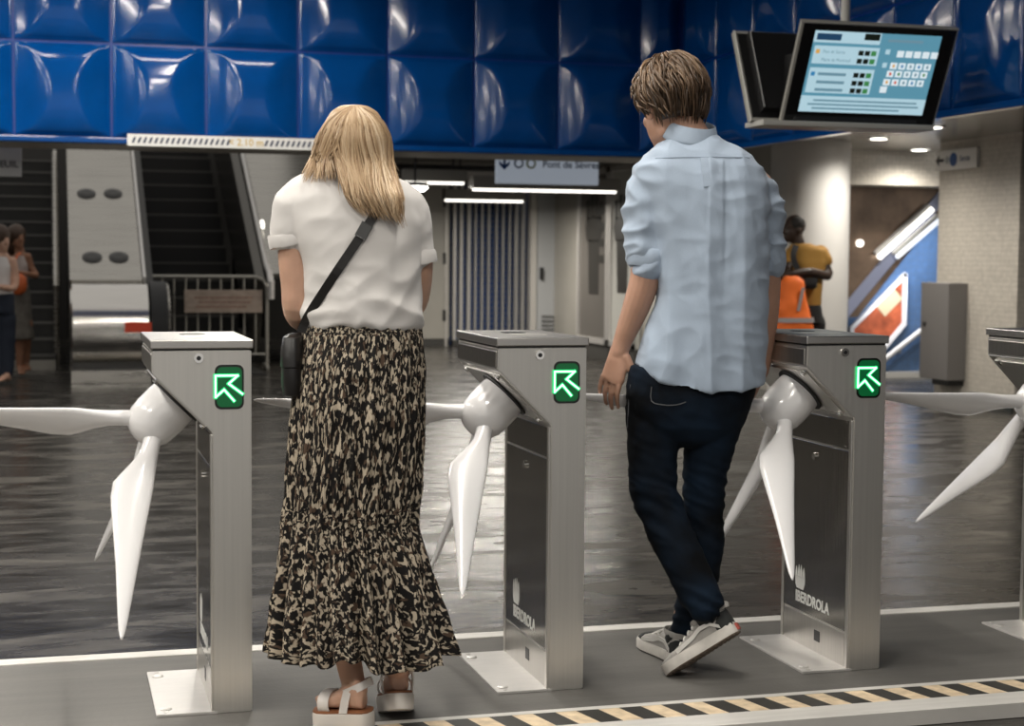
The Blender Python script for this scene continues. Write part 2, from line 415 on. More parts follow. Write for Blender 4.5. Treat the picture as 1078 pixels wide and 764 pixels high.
    pn = link('arrow_panel', prism(B(), [(C0.x+a, C0.z+b) for a, b in rrect(.076, .118, .017)], P3, -.003, .004), mat('panel_black_glass', (.004, .006, .005), .18), t)
    link('backlight', prism(B(), [(C0.x+a, C0.z+b) for a, b in rrect(.066, .106, .014)], P3, -.0038, -.0025), GREEN_DIM, pn)
    k = .076/152
    pl = [((x-616)*k, -(y-365)*k) for x, y in ((684, 402), (612, 347), (660, 304), (543, 304), (543, 418), (588, 378), (640, 438))]
    for nm, wdt, yy, m_ in (('arrow_halo', .0050, -.0044, GREEN_MID), ('arrow', .0021, -.0060, GREEN_HOT)):
        bm = B()
        for a, b in zip(pl[:-1], pl[1:]):
            a = C0+Vector((a[0], yy, a[1])); b = C0+Vector((b[0], yy, b[1])); d = (b-a).normalized(); nrm = Vector((-d.z, 0, d.x))
            obox(bm, (a+b)/2, (b-a)/2+d*wdt*.8, Vector((0, .0006, 0)), nrm*wdt)
        link(nm, bm, m_, pn)
    # foot plate with bolts
    bm = B(); prism(bm, [(-.252, TD), (-.252, .0), (-wc+.01, -.002), (-wc+.01, TD)], lambda a, b, d: Vector((a, b, d)), .0, .007, .001); link('foot_plate', bm, STEEL_L, t)
    for (a, b) in ((-.225, .05), (-.225, .40)):
        bm = B(); R = [ering(Vector((a, b, z)), X*r, Y*r, 14) for z, r in ((.006, .016), (.009, .016), (.012, .010))]; rings(bm, R); link('foot_bolt', bm, STEEL_L, t)
        bm = B(); rings(bm, [ering(Vector((a-.012*0, b+(.045 if b > .2 else -.03), z)), X*.007, Y*.007, 10) for z in (.006, .0085)]); link('foot_screw', bm, STEEL, t)
    return t, rot
def add_blades(t, phi):
    rot = [c for c in t.children if c.name.startswith('rotor_hub')][0]
    for k in range(3):
        a = phi+k*2*math.pi/3
        d = AX*math.cos(CONE) + (AP*math.cos(a)+Y*math.sin(a))*math.sin(CONE)
        c = (AX-d*AX.dot(d)).normalized(); tw_ = math.radians(-50); c = c*math.cos(tw_)+d.cross(c)*math.sin(tw_)
        b = link('blade', BLADE, None, rot)
        m = Matrix((d, c, d.cross(c))).transposed().to_4x4(); m.translation = AX*APEX
        b.matrix_local = m
gate0, _r = make_gate()
gates = [gate0]
for i in range(1, 4):
    g = copy_tree(gate0); g.location = (i*.9349, 0, 0); gates.append(g)
gates[3].location.x -= .05
for g, ph, lb in zip(gates, (-4, 10, 10, -6), (
        'leftmost steel ticket gate with white three-bladed rotor, left of the woman in the long skirt',
        'steel ticket gate with white rotor between the woman and the man in blue shirt',
        'steel ticket gate with white rotor that the man in blue shirt walks past',
        'ticket gate cut off by the right edge, its white blade reaching into the picture')):
    add_blades(g, math.radians(ph)); g['label'] = lb

# ================================================================ background under and behind the band
DARK = mat('dark_stair_stone', (.022, .021, .019), .55, var=.3, vscale=(4, 4, 4))
NOSE = mat('stair_nosing', (.13, .125, .115), .5)
WALLD = mat('dark_wall', (.05, .047, .043), .6)
BEIGE = mat('beige_wall_panel', (.42, .40, .36), .4, var=.06, vscale=(2, 2, 2))
struct(link('wall_far_light_stop', box(B(), (-9, 20.4, FZ), (14, 20.6, 5)), WALLD))  # dark closing wall, added to keep world light from leaking in
struct(link('wall_left', box(B(), (-9.1, -8, FZ), (-9, 20.5, 5)), mat('left_wall', (.20, .19, .175), .5)))
# stairs at the far left
st = thing('staircase', 'dark stone staircase with pale nosings at the far left', 'stairs', (0, 13.9, FZ))
for i in range(15):
    s = link('step', box(B(), (-4.5, i*.29, 0), (-.50, i*.29+.33, .165*(i+1))), DARK, st)
    link('nosing', box(B(), (-4.5, i*.29-.012, .165*(i+1)-.022), (-.50, i*.29+.03, .165*(i+1)+.004)), NOSE, s)
link('first_riser', box(B(), (-4.5, -.02, 0), (-.50, 0, .11)), mat('pale_riser', (.36, .34, .30), .5), st)
hr = thing('stair_handrail', 'steel handrail post rising up the middle of the dark staircase', 'handrail', (0, 0, FZ))
p0 = atz(60, 388, FZ); bm = B(); q0 = Vector((p0.x, p0.y, 0))
tube(bm, [q0, q0+Z*.98], .028, 12); link('post', bm, STEEL_BG, hr)
bm = B(); q1 = q0+Z*.98; tube(bm, [q1-Y*.03-Z*.08, q1, q1+Vector((0, 2.7, 2.7*.569))], .036, 12); link('rail', bm, STEEL_BG, hr)
bm = B(); rings(bm, [ering(q0+Z*z, X*r, Y*r, 16) for z, r in ((0, .06), (.012, .06), (.02, .035))]); link('foot', bm, STEEL_BG, hr)
q2 = q0+Vector((0, 2.2, 0)); bm = B(); tube(bm, [q2+Z*1.2, q2+Z*(.95+2.2*.569)], .024, 10); link('upper_post', bm, STEEL_BG, hr)

# escalator: rolled steel newel, inclined cladding, steps, balustrades
es = thing('escalator', 'steel escalator with rolled newel drum and dark steps climbing away', 'escalator', (0, 0, FZ))
nv = 11.85; ul, ur = -.36, .40
bm = B(); R = []; rad = .42; zc0 = .55
for u_, r in ((ul, rad-.02), (ul+.02, rad), (ur-.02, rad), (ur, rad-.02)): R.append(ering(Vector((u_, nv+rad, zc0)), Y*r, Z*r, 40))
rings(bm, R); d_ = link('newel_drum', bm, m_steel('polished_drum', (.62, .60, .57), .2, (2, 60, 60), .06), es); sm(d_, 30)
bm = B(); R = []
for u_, r in ((ur, rad-.05), (ur+.005, rad+.02), (ur+.16, rad+.02), (ur+.165, rad-.05)): R.append(ering(Vector((u_, nv+rad, zc0)), Y*r, Z*r*1.0, 40))
rings(bm, R); d2 = link('rubber_handrail_loop', bm, RUBBER, es); sm(d2, 30)
bm = B(); tube(bm, [Vector((ur+.17, nv+rad+math.cos(a)*(rad-.01), zc0+math.sin(a)*(rad-.01))) for a in np.linspace(0, 2*math.pi, 40)[:-1]], .02, 8, closed=True); link('newel_trim', bm, STEEL_BG, es)
link('newel_base', box(B(), (ul, nv+.03, 0), (ur, nv+1.2, .13), .005), STEEL_BG, es)
link('newel_body', box(B(), (ul+.01, nv+.2, .12), (ur-.01, nv+1.2, .62)), mat('dark_recess', (.03, .028, .026), .3), es)
link('warning_sticker', box(B(), (ur-.25, nv-.006, .50), (ur+.04, nv+.01, .60)), mat('red_sticker', (.80, .07, .02), .45), es)
tn = math.tan(math.radians(30)); sdir = Vector((0, math.cos(math.radians(30)), math.sin(math.radians(30)))); snrm = Vector((0, -sdir.z, sdir.y))
def incl(bm, u0, u1, v0, z0, L, th, bev=.003):
    c = Vector(((u0+u1)/2, v0, z0))+sdir*(L/2)-snrm*(th/2); obox(bm, c, X*((u1-u0)/2), sdir*(L/2), snrm*(th/2), bev); return bm
link('cladding_plate', incl(B(), ul, ur-.06, nv+.45, 1.0, 5.2, .05), STEEL_BG, es)
link('cladding_side', prism(B(), [(nv+.5, .3), (nv+5, .3), (nv+5, .98+4.5*tn), (nv+.5, .98)], lambda a, b, d: Vector((d, a, b)), ul+.01, ul+.04), STEEL_BG, es)
OVALM = mat('dark_oval', (.012, .011, .01), .35)  # dark oval discs set on the sloping plate
for yy in (204, 271):
    for xx in (91 if yy == 204 else 97, 119 if yy == 204 else 125):
        P = None; r = ray(xx, yy)
        o0 = Vector((0, nv+.45, 1.0+FZ)); s_ = (o0-CAM).dot(snrm)/r.dot(snrm); P = CAM+r*s_
        bm = B(); R = [ering(P-Vector((0, 0, FZ))+snrm*h, X*a, sdir*b, 18) for h, a, b in ((-.01, .10, .11), (.008, .10, .11), (.02, .06, .06))]; rings(bm, R); link('oval_disc', bm, OVALM, es)
link('inner_edge', incl(B(), ur-.05, ur-.02, nv+.5, 1.03, 5.2, .12), STEEL_L, es)
ue0, ue1 = ur+.10, 1.62
for i in range(14):
    link('step', box(B(), (ue0, 14.6+i*.36, .02), (ue1, 14.6+i*.36+.40, .12+.208*i), .004), mat('escalator_step', (.02, .019, .018), .4, .5), es)
    link('step_edge', box(B(), (ue0, 14.592+i*.36, .098+.208*i), (ue1, 14.62+i*.36, .124+.208*i)), mat('step_edge', (.075, .07, .062), .4), es)
link('comb_plate', box(B(), (ue0, 12.6, 0), (ue1, 14.6, .03)), mat('comb_plate', (.05, .048, .045), .35, .6), es)
link('inner_skirt', incl(B(), ur-.02, ur+.10, 13.1, .9, 5, .9), mat('skirt_dark', (.03, .028, .026), .3, .4), es)
link('balustrade_panel', incl(B(), ue1, ue1+.10, 13.6, 1.0, 5, 1.0), mat('balustrade_bronze', (.085, .08, .07), .25, .6), es)
bm = B(); a0 = Vector((ue1+.16, 13.9, 1.06)); tube(bm, [a0-Y*.35-Z*.28, a0-Y*.36-Z*.1, a0-Y*.2+Z*.02, a0+Y*.1+Z*.1]+[a0+sdir*s+Z*.06 for s in (.4, 2, 5)], .035, 12); link('balustrade_rail', bm, STEEL_L, es)
link('outer_cladding', incl(B(), ue1+.2, ue1+1.1, 14.2, 1.05, 5, .08), STEEL_BG, es)
link('outer_cladding_end', prism(B(), [(14.2, .99), (14.5, .3), (18, .3), (18, 1.0+3.8*tn)], lambda a, b, d: Vector((d, a, b)), ue1+.2, ue1+1.1), mat('dark_recess2', (.02, .019, .018), .5), es)
bm = B(); P = atv(262, 228, 15.2); obox(bm, Vector((ue1+.25, 15.05, 1.62)), X*.02, sdir*.05, snrm*.03); link('round_lamp', bm, mat('small_glow', (1, 1, 1), .4, emit=(1, .95, .85), es=2), es)

# crowd barrier with old sign
cb = thing('crowd_barrier', 'grey steel crowd barrier closing the escalator foot', 'barrier', (0, 0, FZ))
bv = 13.6; bl, br = atv(146, 340, bv).x, atv(281, 340, bv).x
zt = atv(210, 291, bv).z-FZ; zb = .17
BAR = mat('galvanised_tube', (.36, .345, .31), .4, .6)
bm = B(); tube(bm, [Vector((bl, bv, .02)), Vector((bl, bv, zt-.12)), Vector((bl+.035, bv, zt-.04)), Vector((bl+.12, bv, zt)), Vector((br-.12, bv, zt)), Vector((br-.035, bv, zt-.04)), Vector((br, bv, zt-.12)), Vector((br, bv, .02))], .019, 10); link('frame', bm, BAR, cb)
bm = B(); tube(bm, [Vector((bl, bv, zb)), Vector((br, bv, zb))], .014, 8); link('bottom_rail', bm, BAR, cb)
for i in range(10):
    x_ = bl+(br-bl)*(i+1)/11
    bm = B(); tube(bm, [Vector((x_, bv, zb)), Vector((x_, bv, zt))], .010, 6); link('bar', bm, BAR, cb)
for x_ in (bl+.02, br-.02):
    bm = B(); tube(bm, [Vector((x_, bv-.28, .015)), Vector((x_, bv-.1, .06)), Vector((x_, bv+.1, .06)), Vector((x_, bv+.28, .015))], .016, 8); link('foot', bm, BAR, cb)
bs = thing('barrier_sign', 'weathered pinkish notice board tied to the crowd barrier', 'sign', (0, 0, 0))
sA, sB = atv(194, 305, bv-.03), atv(276, 329, bv-.03)
link('board', box(B(), (sA.x, bv-.045, sB.z), (sB.x, bv-.025, sA.z), .003), mat('weathered_board', (.34, .27, .22), .7, var=.25, vscale=(9, 9, 22)), bs)
for k, (a, b, c_) in enumerate(((.12, .88, .66), (.18, .86, .46), (.14, .8, .26))):
    w_ = sB.x-sA.x; h_ = sA.z-sB.z
    link('faded_line', box(B(), (sA.x+a*w_, bv-.0465, sB.z+(c_-.05)*h_), (sA.x+b*w_, bv-.044, sB.z+(c_+.05)*h_)), mat('faded_red_print', (.27, .17, .13), .7, var=.4, vscale=(40, 9, 9)), bs)

# partial sign top left, and hanging line sign
sg = thing('hanging_sign', 'grey-white sign ending in EUIL hanging at the top left edge', 'sign', (0, 0, 0))
v_ = 9.4; a_, b_ = atv(-60, 150, v_), atv(23, 186, v_)
link('board', box(B(), (a_.x, v_, b_.z), (b_.x, v_+.05, a_.z+.06), .004), mat('sign_grey', (.50, .50, .52), .5), sg)
tx = link('lettering', text_mesh('EUIL', .075, .001, .002, 'RIGHT'), mat('sign_text_grey', (.10, .10, .11), .5), sg); place(tx, Vector((b_.x-.025, v_-.003, atv(8, 173, v_).z)), X, Z)
sg = thing('line_sign', 'pale blue-grey sign reading Pont de Sèvres hanging below the blue band', 'sign', (0, 0, 0))
v_ = 10.2; a_, b_ = atv(523, 160, v_), atv(630, 195, v_)
for x_ in (a_.x+.12, b_.x-.12): link('hanger', box(B(), (x_-.012, v_+.02, 2.38), (x_+.012, v_+.04, 2.63)), STEEL_BG, sg)
link('board', box(B(), (a_.x, v_, b_.z), (b_.x, v_+.06, 2.4), .004), mat('sign_pale_blue', (.40, .45, .52), .5, emit=(.5, .56, .65), es=.30), sg)
zt_ = atv(570, 173, v_).z
tx = link('lettering', text_mesh('Pont de Sèvres', .092, .001, .0015, 'LEFT'), mat('sign_text_navy', (.015, .03, .10), .5), sg); place(tx, Vector((atv(571, 173, v_).x, v_-.003, zt_)), X, Z)
xa = atv(531, 173, v_)
link('arrow', prism(B(), [(xa.x-.012, zt_+.07), (xa.x+.012, zt_+.07), (xa.x+.012, zt_-.01), (xa.x+.05, zt_+.025), (xa.x+.05, zt_-.01), (xa.x, zt_-.06), (xa.x-.05, zt_-.01), (xa.x-.05, zt_+.025), (xa.x-.012, zt_-.01)], lambda a, b, d: Vector((a, d, b)), v_-.004, v_+.001), mat('sign_blue', (.01, .08, .35), .5), sg)
for px_, c_ in ((546, (.28, .36, .50)), (559, (.42, .46, .16))):
    q = atv(px_, 173, v_); bm = B(); tube(bm, [Vector((q.x, v_+.001, zt_+.005)), Vector((q.x, v_-.005, zt_+.005))], .048, 24); ic = link('line_roundel', bm, mat('roundel_%d' % px_, c_, .5), sg)
    bm = B(); tube(bm, [Vector((q.x, v_-.004, zt_+.005)), Vector((q.x, v_-.006, zt_+.005))], .030, 20); link('roundel_inner', bm, MATS['sign_pale_blue'], ic)

# low ceiling behind the band with beams and tube lamps
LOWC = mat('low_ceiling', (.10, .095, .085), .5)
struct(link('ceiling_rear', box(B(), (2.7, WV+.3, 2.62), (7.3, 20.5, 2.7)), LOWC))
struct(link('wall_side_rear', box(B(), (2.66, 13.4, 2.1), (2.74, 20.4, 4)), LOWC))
for i, (v0, h) in enumerate(((11.2, .16), (13.6, .22), (16.2, .2))):
    struct(link('trim_beam', box(B(), (2.7, v0, 2.62-h), (7.2, v0+.35, 2.62)), mat('beam_taupe', (.16, .15, .135), .5)))
def tube_lamp(p, q, v, zz, pw, n):
    ua, ub = atv(p, 200, v).x, atv(q, 200, v).x
    t = thing('tube_lamp', n, 'lamp', ((ua+ub)/2, v, zz), 'tube lamps under the low rear ceiling'); L = ub-ua
    link('housing', box(B(), (-L/2, -.09, 0), (L/2, .09, .13), .005), mat('lamp_housing_taupe', (.22, .21, .19), .5), t)
    bm = B(); tube(bm, [Vector((-L/2+.02, 0, -.008)), Vector((L/2-.02, 0, -.008))], .018, 10); link('tube', bm, mat('tube_glow', (1, 1, 1), .5, emit=(1, .95, .86), es=2.2), t)
    for s in (-1, 1): link('hanger', box(B(), (s*L*.3-.01, -.01, .12), (s*L*.3+.01, .01, 2.62-zz)), BLACK, t)
    ld = bpy.data.lights.new('tube_light', 'AREA'); ld.shape = 'RECTANGLE'; ld.size = L; ld.size_y = .03; ld.energy = pw; ld.color = (1, .94, .84)
    lo = bpy.data.objects.new('tube_light', ld); COL.objects.link(lo); lo.parent = t; lo.location = (0, 0, -.05)
def zat(y, v): return atv(540, y, v).z
tube_lamp(424, 490, 13.0, zat(193, 13.0), 24, 'short tube lamp right of the woman\'s hair under the rear ceiling')
tube_lamp(496, 650, 12.6, zat(199, 12.6), 38, 'long tube lamp just below the hanging line sign')
tube_lamp(467, 552, 15.4, zat(211, 15.4), 60, 'lowest tube lamp above the slatted steel wall')
dl = thing('disc_lamp', 'small round bright ceiling lamp beside the woman\'s hair', 'lamp', (atv(437, 203, 12.3).x, 12.3, zat(203, 12.3)))
bm = B(); rings(bm, [ering(Z*z, X*r, Y*r, 24) for z, r in ((0, .09), (.03, .13), (.05, .13))]); link('diffuser', bm, LAMPM, dl)
bm = B(); rings(bm, [ering(Z*z, X*.135, Y*.135, 24) for z in (.045, .09)]); link('rim', bm, STEEL_BG, dl)
bm = B(); tube(bm, [Z*.08, Z*(2.62-zat(203, 12.3))], .012, 8); link('stem', bm, BLACK, dl)

# slatted steel wall, service doors and glass at the back
SV = 18.0
ss = thing('slatted_screen', 'tall screen of pale vertical steel slats with dark blue glass behind', 'screen', (0, 0, FZ))
SLM = mat('pale_slat', (.60, .58, .55), .38, .3)
slx = [478, 485, 493, 500, 507, 514, 522, 529, 536, 543, 550, 557]
for i, px_ in enumerate(slx):
    c = atv(px_, 280, SV).x; w = .026 if 2 < i < 9 else .05
    link('slat', box(B(), (c-w/2, SV-.04, 0), (c+w/2, SV+.04, 2.42), .006), SLM, ss)
xa, xb = atv(476, 280, SV).x, atv(562, 280, SV).x
def glass_wall():
    t = NT('blue_back_glass'); tc = t.add('ShaderNodeTexCoord')
    mp = t.add('ShaderNodeMapping'); mp.inputs['Scale'].default_value = (1, 1, 13); t.link(tc.outputs['Object'], mp.inputs[0])
    sp = t.add('ShaderNodeSeparateXYZ'); t.link(mp.outputs[0], sp.inputs[0]); fr = t.add('ShaderNodeMath', operation='FRACT'); t.link(sp.outputs['Z'], fr.inputs[0])
    gt = t.add('ShaderNodeMath', operation='GREATER_THAN', i_1=.82); t.link(fr.outputs[0], gt.inputs[0])
    mx = t.add('ShaderNodeMix', data_type='RGBA'); t.link(gt.outputs[0], mx.inputs[0]); mx.inputs[6].default_value = (.035, .075, .21, 1); mx.inputs[7].default_value = (.2, .2, .22, 1)
    t.link(mx.outputs[2], t.b.inputs['Base Color']); t.b.inputs['Roughness'].default_value = .2; return t.m
link('blue_glass', box(B(), (xa, SV+.12, 0), (xb, SV+.16, 2.42)), glass_wall(), ss)
link('head_rail', box(B(), (xa, SV-.06, 2.35), (xb, SV+.06, 2.46)), SLM, ss)
link('sill', box(B(), (xa, SV-.06, 0), (xb, SV+.06, .08)), mat('dark_plinth', (.06, .058, .054), .5), ss)
dr = thing('service_cabinet', 'pale steel service door panel with hinges left of the slatted screen', 'cabinet', (0, 0, FZ))
xa0, xb0 = atv(446, 280, SV).x, atv(471, 280, SV).x
link('door', box(B(), (xa0-.25, SV-.04, .10), (xa-.05, SV+.04, 2.42), .004), BEIGE, dr)
link('plinth', box(B(), (xa0-.25, SV-.02, 0), (xa-.05, SV+.04, .10)), MATS['dark_plinth'], dr)
for z in (.35, 1.15, 1.95): link('hinge', box(B(), (atv(467, 280, SV).x-.02, SV-.06, z), (atv(467, 280, SV).x+.02, SV-.03, z+.16)), BLACK, dr)
link('frame_strip', box(B(), (xb0-.045, SV-.06, 0), (xb0-.015, SV-.02, 2.42)), SLM, dr)
dw = thing('grey_door', 'plain grey metal door with dark handle right of the slatted screen', 'door', (0, 0, FZ))
xa, xb = atv(566, 280, 17).x, atv(588, 280, 17).x
link('leaf', box(B(), (xa, 17, .03), (xb, 17.06, 2.25), .004), mat('door_grey', (.42, .43, .44), .4), dw)
link('frame', box(B(), (xa-.10, 17.0, 0), (xa-.015, 17.12, 2.4)), SLM, dw); link('frame', box(B(), (xb+.01, 17.0, 0), (xb+.06, 17.12, 2.4)), SLM, dw)
link('frame_head', box(B(), (xa-.10, 17.0, 2.28), (xb+.06, 17.12, 2.4)), SLM, dw)
link('handle', box(B(), (xa+.03, 16.95, .95), (xa+.07, 17.0, 1.12)), BLACK, dw)
for k in range(4): link('louvre', box(B(), (xa+.06, 16.985, .25+k*.06), (xb-.05, 17.0, .28+k*.06)), mat('louvre_dark', (.12, .12, .12), .5), dw)
pc = struct(link('wall_pier', box(B(), (atv(589, 280, 16.8).x, 16.8, FZ), (atv(608, 280, 16.8).x, 17.2, 2.62), .01), BEIGE))
# advert panels on the wall that runs back
PT = mat('poster_pale', (.50, .50, .47), .35); PG = mat('poster_dark_print', (.035, .033, .03), .4); PS = mat('poster_grey', (.13, .12, .11), .35)
def hand_print(parent, o, rt, up, s, m_, wide=2.5):
    bm = B()
    polys = [[(-.16, 0), (.16, 0), (.20, .28), (.16, .46), (-.17, .46), (-.20, .25)], [(-.10, -1.0), (.12, -1.0), (.13, .02), (-.13, .02)],
             [(-.17, .42), (-.10, .42), (-.11, .80), (-.18, .78)], [(-.08, .44), (0, .44), (-.005, .90), (-.08, .89)], [(.02, .44), (.085, .44), (.10, .86), (.03, .87)], [(.10, .42), (.16, .40), (.20, .72), (.145, .74)],
             [(.17, .16), (.20, .28), (.30, .46), (.34, .42), (.26, .22)]]
    for p_ in polys:
        prism(bm, p_, lambda a, b, d: o+rt*(a*s*wide)+up*(b*s)+rt.cross(up)*d, 0, .003)
    link('hand_print', bm, m_, parent)
AU = 6.0
def advert(x0, x1, yb, label, pm, hm, n):
    t = thing('advert_panel', label, 'advert', (0, 0, 0), 'hand adverts behind the gates')
    A, Bq = atu(x0, 300, AU), atu(x1, 300, AU); va, vb = A.y, Bq.y
    lo, hi = .15, 2.32
    bm = B(); box(bm, (AU, vb, lo), (AU+.08, va, hi), .004); link('backing', bm, pm, t)
    for (y0, y1, z0, z1) in ((vb, vb+.07, lo, hi), (va-.07, va, lo, hi), (vb, va, hi-.07, hi), (vb, va, lo, lo+.07)):
        link('frame', box(B(), (AU-.03, y0, z0), (AU+.02, y1, z1), .003), STEEL_L, t)
    c = Vector((AU-.002, (va+vb)/2, 1.42)); hand_print(t, c, -Y, Z, .62 if n else .66, hm)
    if n == 0:
        for k in range(4): link('text_block', box(B(), (AU-.004, vb+.2, 1.75-k*.2), (AU, vb+.2+(va-vb)*.25, 1.85-k*.2)), PG, t)
    link('stand_base', box(B(), (AU+.0, vb, FZ), (AU+.1, va, lo)), MATS['dark_plinth'], t)
advert(609, 641, 370, 'grey advert panel with dark raised hand picture beside the beige pier', PS, PG, 0)
advert(642, 668, 380, 'pale advert panel with dark open hand beside the man\'s left sleeve', PT, PG, 1)
struct(link('wall_advert', box(B(), (AU+.1, 9.8, FZ), (AU+.25, 17.2, 2.62)), BEIGE))

# right side: round column, tiled pier, alcove with blue wall
WCOL = mat('white_column_paint', (.66, .645, .62), .5, var=.03, vscale=(1, 1, 1))
c0 = at(851, 300, 15.2); bm = B(); rr = .365
rings(bm, [ering(Vector((c0.x, c0.y, z)), X*rr, Y*rr, 48) for z in (FZ, 2.6)]); wc_ = struct(link('wall_column', bm, WCOL)); sm(wc_, 40); wc_['label'] = 'round white column behind the man with the orange bag'
def mosaic(name, c1, c2, sc):
    t = NT(name); tc = t.add('ShaderNodeTexCoord'); mp = t.add('ShaderNodeMapping'); mp.inputs['Scale'].default_value = (sc, sc, sc); t.link(tc.outputs['Object'], mp.inputs[0])
    sp = t.add('ShaderNodeSeparateXYZ'); t.link(mp.outputs[0], sp.inputs[0]); outs = []
    for ax in ('Y', 'Z'):
        a = sp.outputs[ax]
        if ax == 'Y':
            ad = t.add('ShaderNodeMath', operation='ADD'); t.link(sp.outputs['X'], ad.inputs[0]); t.link(sp.outputs['Y'], ad.inputs[1]); a = ad.outputs[0]
        fr = t.add('ShaderNodeMath', operation='FRACT'); t.link(a, fr.inputs[0]); gt = t.add('ShaderNodeMath', operation='GREATER_THAN', i_1=.1); t.link(fr.outputs[0], gt.inputs[0]); outs.append(gt.outputs[0])
    mu = t.add('ShaderNodeMath', operation='MULTIPLY'); t.link(outs[0], mu.inputs[0]); t.link(outs[1], mu.inputs[1])
    nz = t.add('ShaderNodeTexNoise', i_Scale=1.0, i_Detail=2.0); t.link(mp.outputs[0], nz.inputs['Vector'])
    rp = t.add('ShaderNodeValToRGB'); rp.color_ramp.elements[0].position = .3; rp.color_ramp.elements[1].position = .7
    rp.color_ramp.elements[0].color = rgba([c*.85 for c in c1]); rp.color_ramp.elements[1].color = rgba([c*1.1 for c in c1]); t.link(nz.outputs['Fac'], rp.inputs[0])
    mx = t.add('ShaderNodeMix', data_type='RGBA'); t.link(mu.outputs[0], mx.inputs[0]); mx.inputs[6].default_value = rgba(c2); t.link(rp.outputs[0], mx.inputs[7])
    t.link(mx.outputs[2], t.b.inputs['Base Color']); t.b.inputs['Roughness'].default_value = .3
    return t.m
MOS = mosaic('beige_mosaic', (.50, .465, .41), (.36, .335, .29), 23)
MBL = mosaic('blue_mosaic', (.055, .11, .22), (.06, .10, .18), 14)
PU = 7.32
p1 = atu(1026, 300, PU).y; p2 = atu(983, 300, PU).y; p3 = atu(1071, 300, PU).y
struct(link('wall_pier_right', box(B(), (PU+.03, p1, FZ), (PU+.5, p2, 2.75)), MOS))
struct(link('wall_pier_right_near', box(B(), (PU, p3, FZ), (PU+.5, p1-.01, 2.75), .004), MOS))
struct(link('baseboard_right', box(B(), (PU-.03, p3, FZ), (PU, p1-.01, FZ+.10)), mat('dark_green_plinth', (.03, .04, .042), .4)))
struct(link('door_1', box(B(), (PU+.1, 4.5, FZ), (PU+.2, p3, 2.5)), mat('dark_doorway', (.012, .012, .012), .5)))
bx = thing('wall_cabinet', 'tall grey metal box mounted on the tiled pier', 'cabinet', (0, 0, 0))
a_, b_ = atu(983, 297, PU-.02), atu(1011, 403, PU-.02)
link('body', box(B(), (PU-.16, b_.y, b_.z+.02), (PU+.03, a_.y-.02, a_.z), .006), mat('grey_metal_box', (.20, .19, .185), .4, .3), bx)
link('base', box(B(), (PU-.13, b_.y+.03, b_.z-.03), (PU+.03, a_.y-.2, b_.z+.02)), BLACK, bx)
link('lock', box(B(), (PU-.165, a_.y-.12, 0.62), (PU-.158, a_.y-.07, 0.66)), BLACK, bx)
ds = thing('direction_sign', 'small white direction sign with left arrow and blue roundel on the tiled pier', 'sign', (0, 0, 0))
a_, b_ = atu(988, 160, PU), atu(1031, 176, PU); zA, zB = atu(1010, 157, PU).z, atu(1010, 178, PU).z
link('board', box(B(), (PU-.03, b_.y, zB), (PU+.02, a_.y, zA), .003), MATS['sign_white'], ds)
zm = (zA+zB)/2; L_ = a_.y-b_.y
def onp(fr): return Vector((PU-.033, a_.y-fr*L_, zm))
bm = B(); o_ = onp(.10); prism(bm, [(-.06, 0), (0, .05), (0, .015), (.08, .015), (.08, -.015), (0, -.015), (0, -.05)], lambda a, b, d: Vector((o_.x+d, o_.y-a, o_.z+b)), 0, .003); link('arrow', bm, BLACK, ds)
bm = B(); o_ = onp(.45); tube(bm, [o_, o_+X*.004], .062, 24); link('roundel', bm, mat('roundel_blue', (.01, .07, .25), .5), ds)
bm = B(); o_ = onp(.30); tube(bm, [o_+X*k_ for k_ in (0, .004)], .035, 16); link('ring_icon', bm, mat('icon_grey', (.35, .36, .38), .5), ds)
tx = link('lettering', text_mesh('Sortie', .07, .0006, .001), mat('icon_navy', (.05, .07, .16), .5), ds); place(tx, onp(.73), -Y, Z)
# low ceiling on the right with spotlights
RC = 2.30
struct(link('ceiling_right', box(B(), (WU+.06, 2.2, RC), (PU+.6, 10.3, RC+.1)), mat('satin_ceiling', (.36, .34, .31), .25, .3, var=.15, vscale=(1, 2, 1))))
for (xx, yy) in ((875, 153), (925, 145), (968, 157), (982, 133)):
    p_ = atz(xx, yy, RC); t = thing('spot_light', {875: 'round recessed spotlight nearest the white column', 925: 'round recessed spotlight just below the monitor', 968: 'round recessed spotlight above the alcove lintel', 982: 'round recessed spotlight touching the tiled pier top'}[xx], 'lamp', p_, 'recessed spotlights')
    bm = B(); rings(bm, [ering(Z*z, X*r, Y*r, 20) for z, r in ((-.012, .075), (-.004, .085), (.0, .085))]); link('lens', bm, LAMPM, t)
    bm = B(); R = [ering(Z*z, X*r, Y*r, 24) for z, r in ((-.001, .084), (-.014, .088), (-.014, .105), (-.001, .108))]; rings(bm, R, False, True); link('trim_ring', bm, CHROME, t)
    ld = bpy.data.lights.new('spot_lamp', 'SPOT'); ld.energy = 38 if xx == 875 else 105; ld.spot_size = 2.7; ld.spot_blend = 1.0; ld.shadow_soft_size = .07; ld.color = (1, .94, .85)
    lo = bpy.data.objects.new('spot_lamp', ld); COL.objects.link(lo); lo.parent = t; lo.location = (0, 0, -.03)
# lintel and alcove
LV = 10.3
a_, b_ = atv(893, 160, LV), atv(990, 196, LV)
struct(link('trim_lintel', box(B(), (a_.x-.4, LV, b_.z), (b_.x+.6, LV+.5, 2.55)), MOS))
AV = 11.4
struct(link('wall_alcove', box(B(), (atv(860, 300, AV).x, AV, FZ), (PU+4, AV+.1, 4)), MBL))
struct(link('baseboard_alcove', box(B(), (atv(860, 300, AV).x, AV-.12, FZ), (PU+4, AV, FZ+.06)), BEIGE))
def on_wall(px, py, v=AV-.02): return atv(px, py, v)
